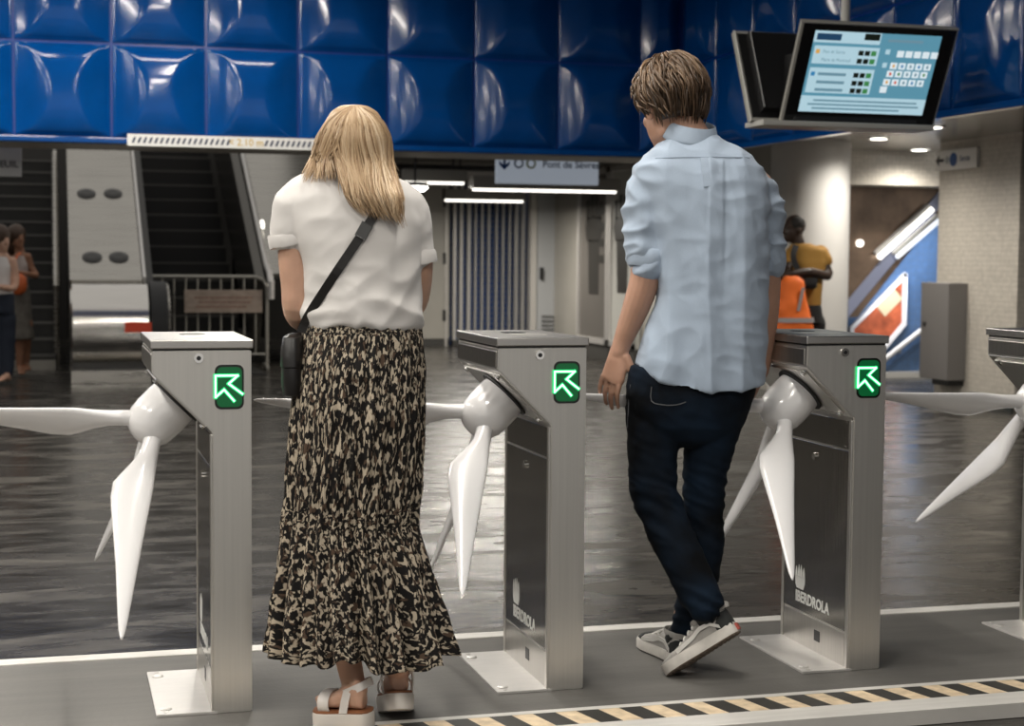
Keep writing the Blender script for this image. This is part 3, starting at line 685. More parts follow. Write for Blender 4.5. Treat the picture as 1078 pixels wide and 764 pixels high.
# sloping bronze ceiling over the alcove stair
q0, q1 = on_wall(880, 332), on_wall(1000, 182)
bm = B(); dq = (q1-q0); prism(bm, [(q0.x, q0.z), (q1.x, q1.z), (q1.x, q1.z+.3), (q0.x-.3, q1.z+.3), (q0.x-.3, q0.z)], lambda a, b, d: Vector((a, d, b)), LV+.6, AV+.3)
struct(link('ceiling_alcove', bm, mat('bronze_ceiling', (.20, .14, .10), .25, .5, var=.4, vscale=(3, 3, 3))))
bm = B(); st0, st1 = on_wall(893, 318, LV+.58), on_wall(1000, 190, LV+.58); prism(bm, [(st0.x, st0.z-.16), (st1.x, st1.z-.16), (st1.x, st1.z+.02), (st0.x, st0.z+.02)], lambda a, b, d: Vector((a, d, b)), LV+.58, LV+.62); struct(link('trim_alcove', bm, mat('pale_blue_trim', (.26, .29, .42), .4)))
for k, (xa, ya, xb, yb, nm) in enumerate(((925, 271, 981, 220, 'upper sloping tube lamp above the blue alcove wall'), (944, 271, 990, 231, 'second sloping tube lamp reflected side by side on the blue alcove wall'))):
    t = thing('sloping_lamp', nm, 'lamp', (0, 0, 0), 'sloping lamps in the alcove')
    a_, b_ = on_wall(xa, ya, LV+.54), on_wall(xb, yb, LV+.54); bm = B(); tube(bm, [a_, b_], .032 if k == 0 else .024, 10); link('tube', bm, mat('tube_glow', (1, 1, 1), .5) if k == 0 else mat('lamp_dim', (1, 1, 1), .5, emit=(.8, .88, 1), es=.8), t)
    d = (b_-a_).normalized(); nn = Vector((-d.z, 0, d.x)); bm = B(); obox(bm, (a_+b_)/2+nn*.05+Y*.02, (b_-a_)/2, nn*.02, Y*.03); link('housing', bm, MATS['lamp_housing'], t)
# framed poster following the stair
fp = thing('framed_poster', 'slanted white-framed red poster on the blue alcove wall', 'poster', (0, 0, 0))
pts = [on_wall(x, y, AV-.03) for x, y in ((896, 345), (952, 289), (951, 341), (930, 366), (896, 366))]
bm = B(); prism(bm, [(p.x, p.z) for p in pts], lambda a, b, d: Vector((a, d, b)), AV-.03, AV-.01); link('print', bm, mat('poster_red', (.34, .075, .03), .4, var=.7, vscale=(5, 5, 5)), fp)
for a_, b_ in zip(pts, pts[1:]+pts[:1]):
    bm = B(); d = (b_-a_).normalized(); nn = Vector((-d.z, 0, d.x)); obox(bm, (a_+b_)/2-Y*.01, (b_-a_)/2+d*.015, nn*.022, Y*.02); link('frame_bar', bm, MATS['white_gloss_paint'], fp)
bm = B(); c_ = on_wall(936, 318, AV-.035); dq = (pts[1]-pts[0]).normalized(); obox(bm, c_, dq*.14, Y*.004, Vector((-dq.z, 0, dq.x))*.08); link('caption_block', bm, mat('poster_cream', (.50, .40, .25), .4), fp)
hd = thing('wall_handrail', 'slanted steel handrail on the blue alcove wall above the curb', 'handrail', (0, 0, 0))
a_, b_ = on_wall(925, 383, AV-.08), on_wall(990, 332, AV-.08); bm = B(); tube(bm, [a_, b_], .03, 10); link('rail', bm, STEEL_L, hd)
for f in (.35, .75):
    c_ = a_.lerp(b_, f); bm = B(); tube(bm, [c_, c_-Z*.06, c_-Z*.06+Y*.08], .012, 8); link('bracket', bm, STEEL_BG, hd)
dlp = thing('alcove_lamp', 'round lamp in the bronze alcove ceiling beside the white column', 'lamp', on_wall(905, 256, LV+.59))
bm = B(); tube(bm, [Vector((0, -.02, 0)), Vector((0, .02, 0))], .036, 20); link('diffuser', bm, mat('tube_glow', (1, 1, 1), .5), dlp)
ldd = bpy.data.lights.new('alcove_light', 'AREA'); ldd.shape = 'RECTANGLE'; ldd.size = 1.2; ldd.size_y = .08; ldd.energy = 13; ldd.color = (.9, .94, 1)
lo = bpy.data.objects.new('alcove_light', ldd); COL.objects.link(lo); lo.location = on_wall(962, 275, AV-.35); lo.rotation_euler = (.35, -math.atan2(q1.z-q0.z, q1.x-q0.x), 0)

# ---------------------------------------------------------------- hanging pair of monitors
mc = CAM+CR*1.938+CF*8.938; mc.z = 2.226
mn = thing('hanging_monitor', 'pair of black departure monitors hanging back to back from the ceiling pole', 'monitor', (0, 0, 0))
tl = .449; nrm = -Y; upv = Z*math.cos(tl)-Y*math.sin(tl); outn = (-Y*math.cos(tl)-Z*math.sin(tl)); rt = X
W_, H_ = .92, .56
CASE = mat('monitor_case_grey', (.42, .41, .38), .4); GLB = mat('monitor_bezel_black', (.008, .008, .009), .12)
def mon(parent, c, rt, upv, outn, screen):
    bm = B(); obox(bm, c-outn*.012, rt*W_/2, upv*H_/2, outn*.012, .008); cs_ = link('case_edge', bm, CASE, parent)
    bm = B(); obox(bm, c+outn*.003, rt*(W_/2-.008), upv*(H_/2-.008), outn*.005, .003); link('bezel', bm, GLB, parent)
    bm = B(); obox(bm, c-outn*.055, rt*(W_/2-.06), upv*(H_/2-.05), outn*.035, .012); link('back_shell', bm, BLACK, parent)
    bm = B(); obox(bm, c-outn*.026, rt*(W_/2-.014), upv*(H_/2-.014), outn*.003, .002); link('back_cover', bm, BLACK, parent)
    if screen:
        sw, sh = .755, .455; sc_ = c+outn*.0082+upv*.012-rt*.004
        def quad(nm, x0, y0, x1, y1, m_, h=0, par=None):
            bm = B(); cc = sc_+rt*((x0+x1)/2-.5)*sw+upv*((y0+y1)/2-.5)*sh+outn*h
            obox(bm, cc, rt*(x1-x0)/2*sw, upv*(y1-y0)/2*sh, outn*.0005); return link(nm, bm, m_, par or parent)
        e = lambda n, c, s: mat(n, [q*.3 for q in c], .2, emit=c, es=s)
        BG = e('screen_teal', (.09, .25, .34), .9); PL = e('screen_pale', (.40, .58, .66), .85); DK = e('screen_navy', (.02, .07, .15), .6); GR = e('screen_grey_text', (.16, .30, .38), .7)
        KB = e('screen_black', (.01, .015, .01), .5); WH = e('screen_white', (.62, .70, .74), .9); OR = e('screen_orange', (.65, .35, .08), .8); BL_ = e('screen_blue', (.03, .20, .42), .8); GN = e('screen_green', (.05, .22, .07), .8)
        s = quad('screen', 0, 0, 1, 1, BG)
        q = lambda nm, x0, y0, x1, y1, m_, h=.001: quad(nm, x0, y0, x1, y1, m_, h, s)
        q('header_panel', 0, .86, .52, 1, PL); q('title_bar', .02, .89, .21, .97, DK, .002); q('clock', .39, .91, .51, .99, KB, .002)
        q('line_panel', .02, .60, .53, .82, PL); q('line_panel', .02, .24, .53, .55, PL); q('ticker_panel', 0, 0, 1, .20, PL)
        for y_, dotc in ((.75, OR), (.65, None), (.475, BL_), (.375, None), (.28, None)):
            if dotc: q('line_dot', .035, y_-.025, .065, y_+.025, dotc, .002)
            nm_ = {.75: 'Pont de Sèvres', .65: 'Mairie de Montreuil'}.get(y_)
            if nm_:
                tx_ = link('destination', text_mesh(nm_, .027, .0003, 0, 'LEFT', .8), GR, s); place(tx_, sc_+rt*(.09-.5)*sw+upv*(y_-.5)*sh+outn*.002, rt, upv)
            else: q('destination', .09, y_-.018, .31, y_+.018, GR, .002)
            for k in range(3): q('minutes', .37+k*.05, y_-.03, .41+k*.05, y_+.03, KB if k < 2 else GN, .002)
        q('grid_title', .58, .90, .86, .935, GR, .002)
        GY = (.76, .61, .51, .405, .31)
        for r_ in range(5):
            for k in range(5 if r_ < 4 else 1):
                x_ = (.675 if r_ == 0 else .655-.012*r_)+k*.068; q('grid_cell', x_, GY[r_]-.04, x_+.054, GY[r_]+.04, WH, .002)
                if 0 < r_ < 4: q('cell_dot', x_+.019, GY[r_]-.018, x_+.036, GY[r_]+.018, (OR, BL_, GR, BL_, GR, mat('screen_red', (.2, .02, .01), .2, emit=(.55, .08, .04), es=.8), GN, GR, GR, GN, OR, mat('screen_red', (.2, .02, .01), .2), GR, BL_, GR)[(k+r_*5-5) % 15], .003)
        q('grid_icon', .58, .75, .615, .81, PL, .002); q('grid_icon', .58, .585, .615, .645, PL, .002)
        for k, (a, b) in enumerate(((.10, .93), (.06, .95), (.10, .80))): q('ticker_line', a, .135-k*.05, b, .158-k*.05, GR, .002)
        bm = B(); obox(bm, c+outn*.009-upv*(H_/2-.025), rt*.035, upv*.005, outn*.0008); link('maker_mark', bm, mat('mark_grey', (.06, .06, .06), .4), parent)
mon(mn, mc, X, upv, outn, True)
hz = .33                            # the second monitor faces the other way, 33 cm behind at mid height
mon(mn, mc+Vector((-.155, hz, .0)), -X, Z*math.cos(tl)+Y*math.sin(tl), (Y*math.cos(tl)-Z*math.sin(tl)), False)
bot = mc.z-H_/2*math.cos(tl)
link('tray', box(B(), (mc.x-W_/2-.14, mc.y+.06, bot-.03), (mc.x+W_/2-.02, mc.y+.30, bot+.0), .006), CASE, mn)
link('core', box(B(), (mc.x-.4, mc.y+.10, bot), (mc.x+.35, mc.y+.24, mc.z+.12), .01), BLACK, mn)
bm = B(); pp_ = at(887, 10, 9.12); tube(bm, [Vector((pp_.x, mc.y+.17, mc.z)), Vector((pp_.x, mc.y+.17, CEIL))], .026, 14); link('pole', bm, mat('pole_grey', (.50, .49, .46), .4), mn)

# ================================================================ people
from mathutils.bvhtree import BVHTree
def blob(bm, c, ax, ay, az, n=16):
    r = bmesh.ops.create_icosphere(bm, subdivisions=3, radius=1)
    for v in r['verts']: v.co = c + ax*v.co.x + ay*v.co.y + az*v.co.z
def chain(bm, pr, n=16, sub=4, flat=None):
    """round-ended tube through (point, radius) joints, smoothed"""
    P_ = [Vector(p) for p, r in pr]; Rr = [r for p, r in pr]; pts = []; rad = []; m = len(P_)
    for i in range(m-1):
        p0, p1, p2, p3 = P_[max(i-1, 0)], P_[i], P_[i+1], P_[min(i+2, m-1)]
        for k in range(sub):
            t = k/sub; t2, t3 = t*t, t*t*t
            pts.append(.5*((2*p1)+(p2-p0)*t+(2*p0-5*p1+4*p2-p3)*t2+(3*p1-p0-3*p2+p3)*t3)); rad.append(Rr[i]*(1-t)+Rr[i+1]*t)
    pts.append(P_[-1]); rad.append(Rr[-1])
    tube(bm, pts, rad, n)
    for p, r in ((P_[0], Rr[0]), (P_[-1], Rr[-1])):
        s = bmesh.ops.create_icosphere(bm, subdivisions=2, radius=r*.99)
        for v in s['verts']: v.co = v.co+p
def fuse(bm, voxel, smooth=3, fac=.5, disp=None):
    bmesh.ops.recalc_face_normals(bm, faces=bm.faces)
    me = bpy.data.meshes.new('f'); bm.to_mesh(me); bm.free(); o = bpy.data.objects.new('f', me); COL.objects.link(o)
    md = o.modifiers.new('r', 'REMESH'); md.mode = 'VOXEL'; md.voxel_size = voxel
    if smooth: s = o.modifiers.new('s', 'SMOOTH'); s.iterations = smooth; s.factor = fac
    dg = bpy.context.evaluated_depsgraph_get(); dg.update(); out = bpy.data.meshes.new_from_object(o.evaluated_get(dg))
    bpy.data.objects.remove(o); bpy.data.meshes.remove(me)
    if disp:
        n = len(out.vertices); co = np.empty(n*3); no = np.empty(n*3)
        out.vertices.foreach_get('co', co); out.vertices.foreach_get('normal', no); co = co.reshape(-1, 3); no = no.reshape(-1, 3)
        d = np.array([disp(Vector(c), Vector(q)) for c, q in zip(co, no)])
        co = co+no*d[:, None]; out.vertices.foreach_set('co', co.ravel()); out.update()
    out.polygons.foreach_set('use_smooth', [True]*len(out.polygons)); out.materials.clear()
    return out
def head(bm, c, f, u, k=1.0, ears=True):
    f = f.normalized(); u = (u-f*u.dot(f)).normalized(); r = f.cross(u)
    L = lambda a, b, d: c+(r*a+f*b+u*d)*k
    E_ = lambda a, b, d, x, y, z: blob(bm, L(a, b, d), r*x*k, f*y*k, u*z*k)
    E_(0, -.012, .022, .074, .094, .096); E_(0, .028, -.045, .058, .066, .082); E_(0, .066, -.105, .028, .026, .020); E_(0, .066, .012, .054, .028, .030)
    E_(0, .088, -.078, .024, .012, .007); E_(0, .087, -.089, .020, .011, .006)
    for s in (-1, 1):
        if ears: E_(s*.074, -.006, -.018, .011, .021, .033)
        E_(s*.032, .060, -.032, .024, .020, .022); E_(s*.036, .024, -.080, .016, .040, .022)
    chain(bm, [(L(0, .090, .012), .009*k), (L(0, .106, -.020), .011*k), (L(0, .113, -.038), .014*k)], 10, 3)
    for s in (-1, 1): chain(bm, [(L(s*.008, .098, -.042), .008*k), (L(s*.014, .094, -.042), .007*k)], 8, 2)
    return L
def hand(bm, W_, d, n, th, k=1.0, curl=(.35, .5, .35), spread=.012):
    """wrist, finger direction, back-of-hand normal, thumb side (+1/-1 of d x n)"""
    d = d.normalized(); n = (n-d*n.dot(d)).normalized(); s = d.cross(n)*th
    R = []
    for t, a, b in ((-.01, .026, .020), (.02, .029, .019), (.05, .038, .017), (.08, .041, .015), (.096, .036, .012)):
        R.append(ering(W_+d*t*k+s*(.004 if t > .02 else 0)*k, s*a*k, n*b*k, 16, 2.4))
    rings(bm, R)
    for i, (off, L, rr) in enumerate(((.031, .074, .0090), (.0105, .083, .0094), (-.0105, .077, .0090), (-.031, .060, .0082))):
        p = W_+d*.082*k+s*off*k; dd = d+s*(off*.06/spread*.1); nn = n; pts = [(p, rr*1.1*k)]; ang = 0
        for j, (fr, cu) in enumerate(zip((.45, .31, .24), curl)):
            ang += cu*(1+.12*i); v = d*math.cos(ang)-n*math.sin(ang)+s*off*1.3
            p = p+v.normalized()*L*fr*1.15*k; pts.append((p, rr*(1-.10*(j+1))*k))
        chain(bm, pts, 10, 2)
    b = W_+d*.022*k+s*.026*k-n*.006*k
    t1 = b+(d*.62+s*.62-n*.35).normalized()*.038*k; t2 = t1+(d*.86+s*.25-n*.42).normalized()*.031*k; t3 = t2+(d*.9+s*.02-n*.40).normalized()*.024*k
    chain(bm, [(b-d*.01*k, .016*k), (t1, .0125*k), (t2, .0105*k), (t3, .0085*k)], 10, 3)
def foot(bm, an, heel, toe, up, k=1.0):
    d = (toe-heel).normalized(); L = (toe-heel).length; up = (up-d*up.dot(d)).normalized(); s = d.cross(up)
    st_ = [(.02, .024, .045), (.12, .030, .062), (.25, .031, .075), (.42, .034, .066), (.6, .040, .048), (.78, .043, .034), (.9, .036, .024), (1.0, .018, .016)]
    rings(bm, [ering(heel+d*L*t+up*h*.5*k, s*w*k, up*h*.5*k, 16, 2.6) for t, w, h in st_])
    chain(bm, [(an, .032*k), (heel+d*L*.20+up*.05*k, .034*k)], 14, 3)
    for i, t in enumerate((.028, .012, -.003, -.017, -.030)):
        b = heel+d*L*(.90-.02*i)+s*t*k+up*.013*k; chain(bm, [(b, .010*k), (b+d*(.028-.004*i)*k-up*.003, (.0115 if i == 0 else .008)*k)], 8, 2)
def skin_mat(name, col):
    return mat(name, col, .48, spec=.35, sss=.12, var=.10, vscale=(9, 9, 9), bump=.05, bscale=(160, 160, 160))
SKIN = skin_mat('skin_fair', (.56, .34, .245)); SKIN_M = skin_mat('skin_warm', (.44, .255, .18)); SKIN_D = skin_mat('skin_dark', (.035, .02, .014))
def hair_mat(name, c0, c1, c2):
    t = NT(name); at_ = t.add('ShaderNodeAttribute', attribute_name='lock'); r = t.add('ShaderNodeValToRGB'); e = r.color_ramp.elements
    e[0].color = rgba(c0); e[0].position = 0; e[1].color = rgba(c2); e[1].position = 1; x = e.new(.5); x.color = rgba(c1)
    t.link(at_.outputs['Fac'], r.inputs[0]); t.link(r.outputs[0], t.b.inputs['Base Color']); t.b.inputs['Roughness'].default_value = .42
    t.b.inputs['Specular IOR Level'].default_value = .4
    return t.m
def strands(paths, r0, n=5):
    """paths: list of (points, radius, tone) -> one mesh with a per-lock tone"""
    vs, fs, tone = [], [], []
    for pts, r, tn_ in paths:
        m = len(pts); b0 = len(vs)
        for i, p in enumerate(pts):
            d = (pts[min(i+1, m-1)]-pts[max(i-1, 0)]).normalized(); x, y = frame_of(d)
            rr = r*(.75+.25*math.sin(math.pi*min(1, i/(m-1)*1.3))) if i < m*.6 else r*max(.08, 1-((i/(m-1)-.6)/.4)**1.5)
            for k in range(n):
                a = 2*math.pi*k/n; vs.append(p+x*math.cos(a)*rr+y*math.sin(a)*rr); tone.append(tn_)
        for i in range(m-1):
            for k in range(n): fs.append((b0+i*n+k, b0+i*n+(k+1) % n, b0+(i+1)*n+(k+1) % n, b0+(i+1)*n+k))
    me = bpy.data.meshes.new('hair'); me.from_pydata([tuple(v) for v in vs], [], fs)
    a = me.attributes.new('lock', 'FLOAT', 'POINT'); a.data.foreach_set('value', tone)
    me.polygons.foreach_set('use_smooth', [True]*len(me.polygons)); return me
def add_tone(me, val):
    a = me.attributes.new('lock', 'FLOAT', 'POINT'); a.data.foreach_set('value', [val]*len(me.vertices)); return me
def catmull(P_, sub=4):
    out = []; m = len(P_)
    for i in range(m-1):
        p0, p1, p2, p3 = P_[max(i-1, 0)], P_[i], P_[i+1], P_[min(i+2, m-1)]
        for k in range(sub):
            t = k/sub; t2, t3 = t*t, t*t*t
            out.append(.5*((2*p1)+(p2-p0)*t+(2*p0-5*p1+4*p2-p3)*t2+(3*p1-p0-3*p2+p3)*t3))
    out.append(P_[-1]); return out
def bvh_of(me):
    return BVHTree.FromPolygons([v.co.copy() for v in me.vertices], [tuple(p.vertices) for p in me.polygons])
def on(bv, x, y, off=.003):
    r = ray(x, y).normalized(); h = bv.ray_cast(CAM, r)
    if h[0] is None: return None
    nn = h[1] if h[1].dot(r) < 0 else -h[1]
    return h[0]+nn*off
def pxring(xl, xr, y, d, hd, n=40, p=2.3):
    a, b = at(xl, y, d), at(xr, y, d); return ering((a+b)/2, (b-a)/2, CF*hd, n, p)
def ridge(x): return 1-abs(x)*2
def eyes(parent, L, k):
    for s in (-1, 1):
        bm = B(); blob(bm, L(s*.031, .075, .002), X*.012*k, Y*.012*k, Z*.012*k); link('eye', bm, mat('eye_white', (.7, .68, .64), .2), parent, True)

# ---------------------------------------------------------------- the woman
DW = 4.22; PXW = DW/FPX
woman = thing('person', 'woman from behind in white t-shirt and long black and beige patterned skirt', 'person', atz(372, 752, 0))
def inv(o):       # meshes are written in hall coordinates; keep them so under the empty
    o.matrix_parent_inverse = Matrix.Translation(o.parent.location).inverted(); return o
def W(x, y, d=0): return at(x, y, DW+d)
bm = B()
hc_w = W(373, 160, .03); fdir = (Y*.85-X*.25-Z*.45).normalized(); hup = (Z*.9+Y*.35)
Lw = head(bm, hc_w, fdir, hup, .90, False)
chain(bm, [(W(374, 168, .02), .052), (W(376, 190, 0), .055)])
rings(bm, [pxring(352, 400, 182, DW, .05), pxring(318, 432, 200, DW, .08), pxring(312, 436, 230, DW, .095), pxring(322, 434, 280, DW, .10), pxring(330, 434, 330, DW, .09), pxring(318, 436, 390, DW, .12), pxring(318, 436, 440, DW, .12)])
# arms: elbows bent, hands meeting in front
chain(bm, [(W(316, 218), .046), (W(311, 262), .046), (W(313, 300), .043), (W(314, 326, .01), .040), (W(322, 335, .10), .036), (W(340, 325, .22), .025)])
chain(bm, [(W(426, 220), .046), (W(438, 262, .02), .043), (W(438, 300, .05), .041), (W(432, 322, .09), .037), (W(410, 322, .20), .030), (W(385, 318, .27), .025)])
hand(bm, W(340, 325, .22), (CR*.8+CF*.45+Z*.1), Z*.9-CF*.3, 1, .92, (.5, .6, .4))
hand(bm, W(385, 318, .27), (-CR*.9+CF*.2+Z*.1), Z*.8+CF*.4, -1, .92, (.5, .6, .4))
# legs under the skirt; left foot planted, right foot lifted
heelL, toeL = W(385, 757, -.08), atz(336, 744, .045); heelL.z = .052
an_l = W(373, 722, -.055)
chain(bm, [(W(352, 430), .082), (W(358, 540, .02), .058), (W(362, 610, .0), .052), (W(363, 660, -.01), .048), (W(367, 695, -.02), .035), (an_l, .030)])
foot(bm, an_l, heelL, toeL+Z*.005, Z, .92)
heelR = W(421, 727, -.02); toeR = heelR+(CF*.17+CR*-.03-Z*.055)
an_r = W(418, 700, .0)
chain(bm, [(W(404, 430), .082), (W(410, 540, .03), .058), (W(413, 620, .0), .052), (W(416, 670, -.02), .044), (an_r, .032)])
foot(bm, an_r, heelR, toeR, Z, .9)
wbody = inv(link('body', fuse(bm, .0042, 3), SKIN, woman)); eyes(wbody, Lw, .90)
# t-shirt
bm = B()
rings(bm, [pxring(*q[:3], DW, q[3]) for q in ((352, 398, 176, .05), (336, 412, 183, .068), (312, 428, 194, .085), (302, 440, 208, .098), (303, 446, 230, .110), (312, 445, 255, .116), (322, 443, 285, .115), (323, 442, 312, .115), (318, 444, 330, .120), (321, 444, 341, .118), (327, 440, 347, .108))])
chain(bm, [(W(326, 204), .058), (W(313, 216), .063), (W(309, 235), .062), (W(309, 248), .058)], 20)
chain(bm, [(W(418, 212), .058), (W(428, 226, .01), .062), (W(435, 256, .02), .053), (W(437, 268, .02), .050)], 20)
def tdisp(p, q):
    z = p.z; a = noise.noise(Vector((p.x*7+z*3.5, p.y*7, z*4.5))); b = noise.noise(Vector((p.x*16-z*9, p.y*14, z*11+4)))
    c = noise.noise(Vector((p.x*5+z*13, p.y*4+9, z*8-p.x*9)))
    low = max(0, min(1, (1.25-z)/.18)); k = .45+low*.9
    return (.0065*ridge(a)+.0032*ridge(b)+.0055*ridge(c)-.006)*k
tee = inv(link('t_shirt', fuse(bm, .006, 6, .5, tdisp), mat('white_cotton', (.66, .635, .62), .85, sheen=.15, bump=.06, vscale=(300, 300, 300)), woman))
TB = bvh_of(tee.data)
# rolled sleeve hems
for nm, pts in (('sleeve_cuff', ((309, 252, 0), .064, .058)), ('sleeve_cuff', ((438, 272, .02), .053, .050))):
    (x_, y_, d_), ra, rb = pts; c = W(x_, y_, d_); bm = B(); axd = (Z*.98-CR*.18).normalized(); u1 = (CR-axd*CR.dot(axd)).normalized(); u2 = axd.cross(u1)
    R = []
    for h, k in ((-.014, .94), (-.017, 1.0), (-.012, 1.03), (.012, 1.03), (.018, 1.0), (.018, .92), (-.012, .90)):
        R.append([p+axd*.006*noise.noise(p*20) for p in ering(c+axd*h, u1*ra*k, u2*rb*k, 32)])
    rings(bm, R, False, True); inv(sm(link(nm, bm, MATS['white_cotton'], tee), 60))
# skirt
def skirt_mat():
    t = NT('mottled_skirt_print'); uv = t.add('ShaderNodeUVMap', uv_map='UVMap')
    def layer(sc, th0, th1, seed):
        mp = t.add('ShaderNodeMapping'); mp.inputs['Scale'].default_value = sc; mp.inputs['Location'].default_value = (seed, seed*1.7, seed); t.link(uv.outputs[0], mp.inputs[0])
        nz = t.add('ShaderNodeTexNoise', i_Scale=1.0, i_Detail=1.5, i_Roughness=.5, i_Distortion=.5); t.link(mp.outputs[0], nz.inputs['Vector'])
        mr = t.add('ShaderNodeMapRange'); mr.inputs['From Min'].default_value = th0; mr.inputs['From Max'].default_value = th1; t.link(nz.outputs['Fac'], mr.inputs['Value']); return mr.outputs[0]
    m1 = t.add('ShaderNodeMix', data_type='RGBA'); m1.inputs[6].default_value = (.009, .008, .0075, 1); m1.inputs[7].default_value = (.46, .39, .30, 1); t.link(layer((125, 56, 1), .50, .545, 0), m1.inputs[0])
    m2 = t.add('ShaderNodeMix', data_type='RGBA'); t.link(m1.outputs[2], m2.inputs[6]); m2.inputs[7].default_value = (.085, .055, .038, 1); t.link(layer((95, 48, 1), .58, .64, 9), m2.inputs[0])
    m3 = t.add('ShaderNodeMix', data_type='RGBA'); t.link(m2.outputs[2], m3.inputs[6]); m3.inputs[7].default_value = (.009, .008, .008, 1); t.link(layer((150, 40, 1), .55, .585, 21), m3.inputs[0])
    t.link(m3.outputs[2], t.b.inputs['Base Color']); t.b.inputs['Roughness'].default_value = .8; t.b.inputs['Specular IOR Level'].default_value = .2
    return t.m
SKR = [(322, 443, 338, .110), (319, 445, 352, .118), (312, 447, 390, .135), (308, 447, 430, .140), (305, 444, 480, .138), (302, 439, 530, .135), (300, 437, 552, .135), (297, 445, 580, .145), (294, 455, 615, .155), (293, 462, 645, .162), (292, 468, 672, .168), (292, 471, 690, .172)]
NS = 220; rows = []
ycur = np.interp(np.linspace(0, len(SKR)-1, 90), range(len(SKR)), [r[2] for r in SKR])
for y in ycur:
    xl, xr, hd = [np.interp(y, [r[2] for r in SKR], [r[k] for r in SKR]) for k in (0, 1, 3)]
    f = (y-338)/352; row = []
    a, b = at(xl, y, DW), at(xr, y, DW); c = (a+b)/2; ax = (b-a)/2; ay = CF*hd
    fl_ = max(0, (y-548)/142)
    for i in range(NS):
        t = 2*math.pi*i/NS
        pl_ = .010*f*math.sin(t*11+1.3*math.sin(3*t)+y*.006)+.006*math.sin(t*31+y*.01)*(.35+f)+.020*fl_*math.sin(t*17+.9*math.sin(t*5))+.006*noise.noise(Vector((math.cos(t)*5, math.sin(t)*5, y*.03)))
        # between the striding legs the cloth falls in
        back = max(0, -math.sin(t)); gap = math.exp(-((math.cos(t)-.12)/.13)**2)*back*f*.035
        p = c+ax*math.cos(t)*(1+pl_/.16)+ay*math.sin(t)*(1+pl_/.13)+CF*gap
        row.append(p)
    rows.append(row)
# hem line dips as in the stride
for j in range(len(rows)):
    f = max(0, (ycur[j]-600)/90)
    for i in range(NS):
        t = 2*math.pi*i/NS; cx = math.cos(t)
        dip = np.interp(cx, [-1, -.35, -.15, .05, .15, .6, .85, 1], [-.010, -.012, -.045, -.040, .018, .016, .0, -.02])
        rows[j][i] = rows[j][i]-Z*dip*f*(.6 if math.sin(t) < 0 else .2)+Z*.006*f*math.sin(t*17)
bm = B(); V_ = [[bm.verts.new(p) for p in r] for r in rows]; uvl = bm.loops.layers.uv.new('UVMap')
for j in range(len(V_)-1):
    for i in range(NS):
        i2 = (i+1) % NS; fc = bm.faces.new((V_[j][i], V_[j][i2], V_[j+1][i2], V_[j+1][i]))
        for lp, (ii, jj) in zip(fc.loops, ((i, j), (i+1, j), (i+1, j+1), (i, j+1))): lp[uvl].uv = (ii/NS*1.05, jj/90*.88)
sk = inv(link('long_skirt', bm, skirt_mat(), woman, True))
so = sk.modifiers.new('thickness', 'SOLIDIFY'); so.thickness = .0018
# sandals
EVA = mat('sandal_white_rubber', (.62, .58, .54), .55, bump=.05, vscale=(60, 60, 60)); CORK = mat('sandal_brown_footbed', (.25, .095, .04), .6); STRP = mat('sandal_white_strap', (.66, .62, .59), .5)
def sandal(heel, toe, an, up, th):
    d = (toe-heel).normalized(); up = (up-d*up.dot(d)).normalized(); s = d.cross(up); L = (toe-heel).length+.03
    o0 = heel-d*.018
    def outline(h, grow=0):
        pr = [(0, .0), (.03, .022), (.12, .033), (.3, .035), (.5, .037), (.7, .045), (.85, .044), (.95, .032), (1.0, .0)]
        a = [o0+d*(L*t)+s*(w_+grow)+up*h for t, w_ in pr[1:-1]]; b = [o0+d*(L*t)-s*(w_+grow)+up*h for t, w_ in pr[1:-1]][::-1]
        return [o0-d*grow+up*h]+a+[o0+d*(L+grow)+up*h]+b
    t_ = bpy.data.objects.new('sandal', None); COL.objects.link(t_); t_.parent = woman; t_.matrix_parent_inverse = Matrix.Translation(woman.location).inverted()
    bm = B(); rings(bm, [outline(-th, -.004), outline(-th+.003, .003), outline(-.010, .005), outline(-.006, .003)]); so_ = sm(link('platform_sole', bm, EVA, t_), 50)
    bm = B(); rings(bm, [outline(-.008, .0), outline(-.001, .001), outline(.001, -.003)]); sm(link('footbed', bm, CORK, t_), 50)
    def band(c, x, y, w, nrm_, th_=.003, nm='strap'):
        bm = B(); R = []
        for h, k in ((-w/2, 1), (w/2, 1), (w/2, 1.07), (-w/2, 1.07)): R.append(ering(c+nrm_*h, x*k, y*k, 28, 2.3))
        rings(bm, R, False, True); sm(link(nm, bm, STRP, t_), 60)
    ac = an-d*.002; an_d = (up*.92+d*.38).normalized(); bx_ = (d-an_d*d.dot(an_d)).normalized()
    band(ac-an_d*.004, bx_*.044, s*.040, .020, an_d, nm='ankle_strap')
    fc = heel+d*L*.62+up*.022; band(fc-up*.004, s*.045, up*.028, .030, d, nm='toe_strap')
    for sg in (-1, 1):
        bm = B(); p0 = heel+d*L*.30+s*sg*.036; p1 = ac+s*sg*.037+d*.004; mid_ = (p0+p1)/2+s*sg*.003
        R = []
        for p in (p0-up*.004, mid_, p1): R.append([p+d*.011, p-d*.011, p-d*.011+s*sg*.004, p+d*.011+s*sg*.004])
        rings(bm, R); link('side_strap', bm, STRP, t_)
    return t_
sandal(heelL, toeL, an_l, Z, .052)
sandal(heelR, toeR, an_r, Z, .050)
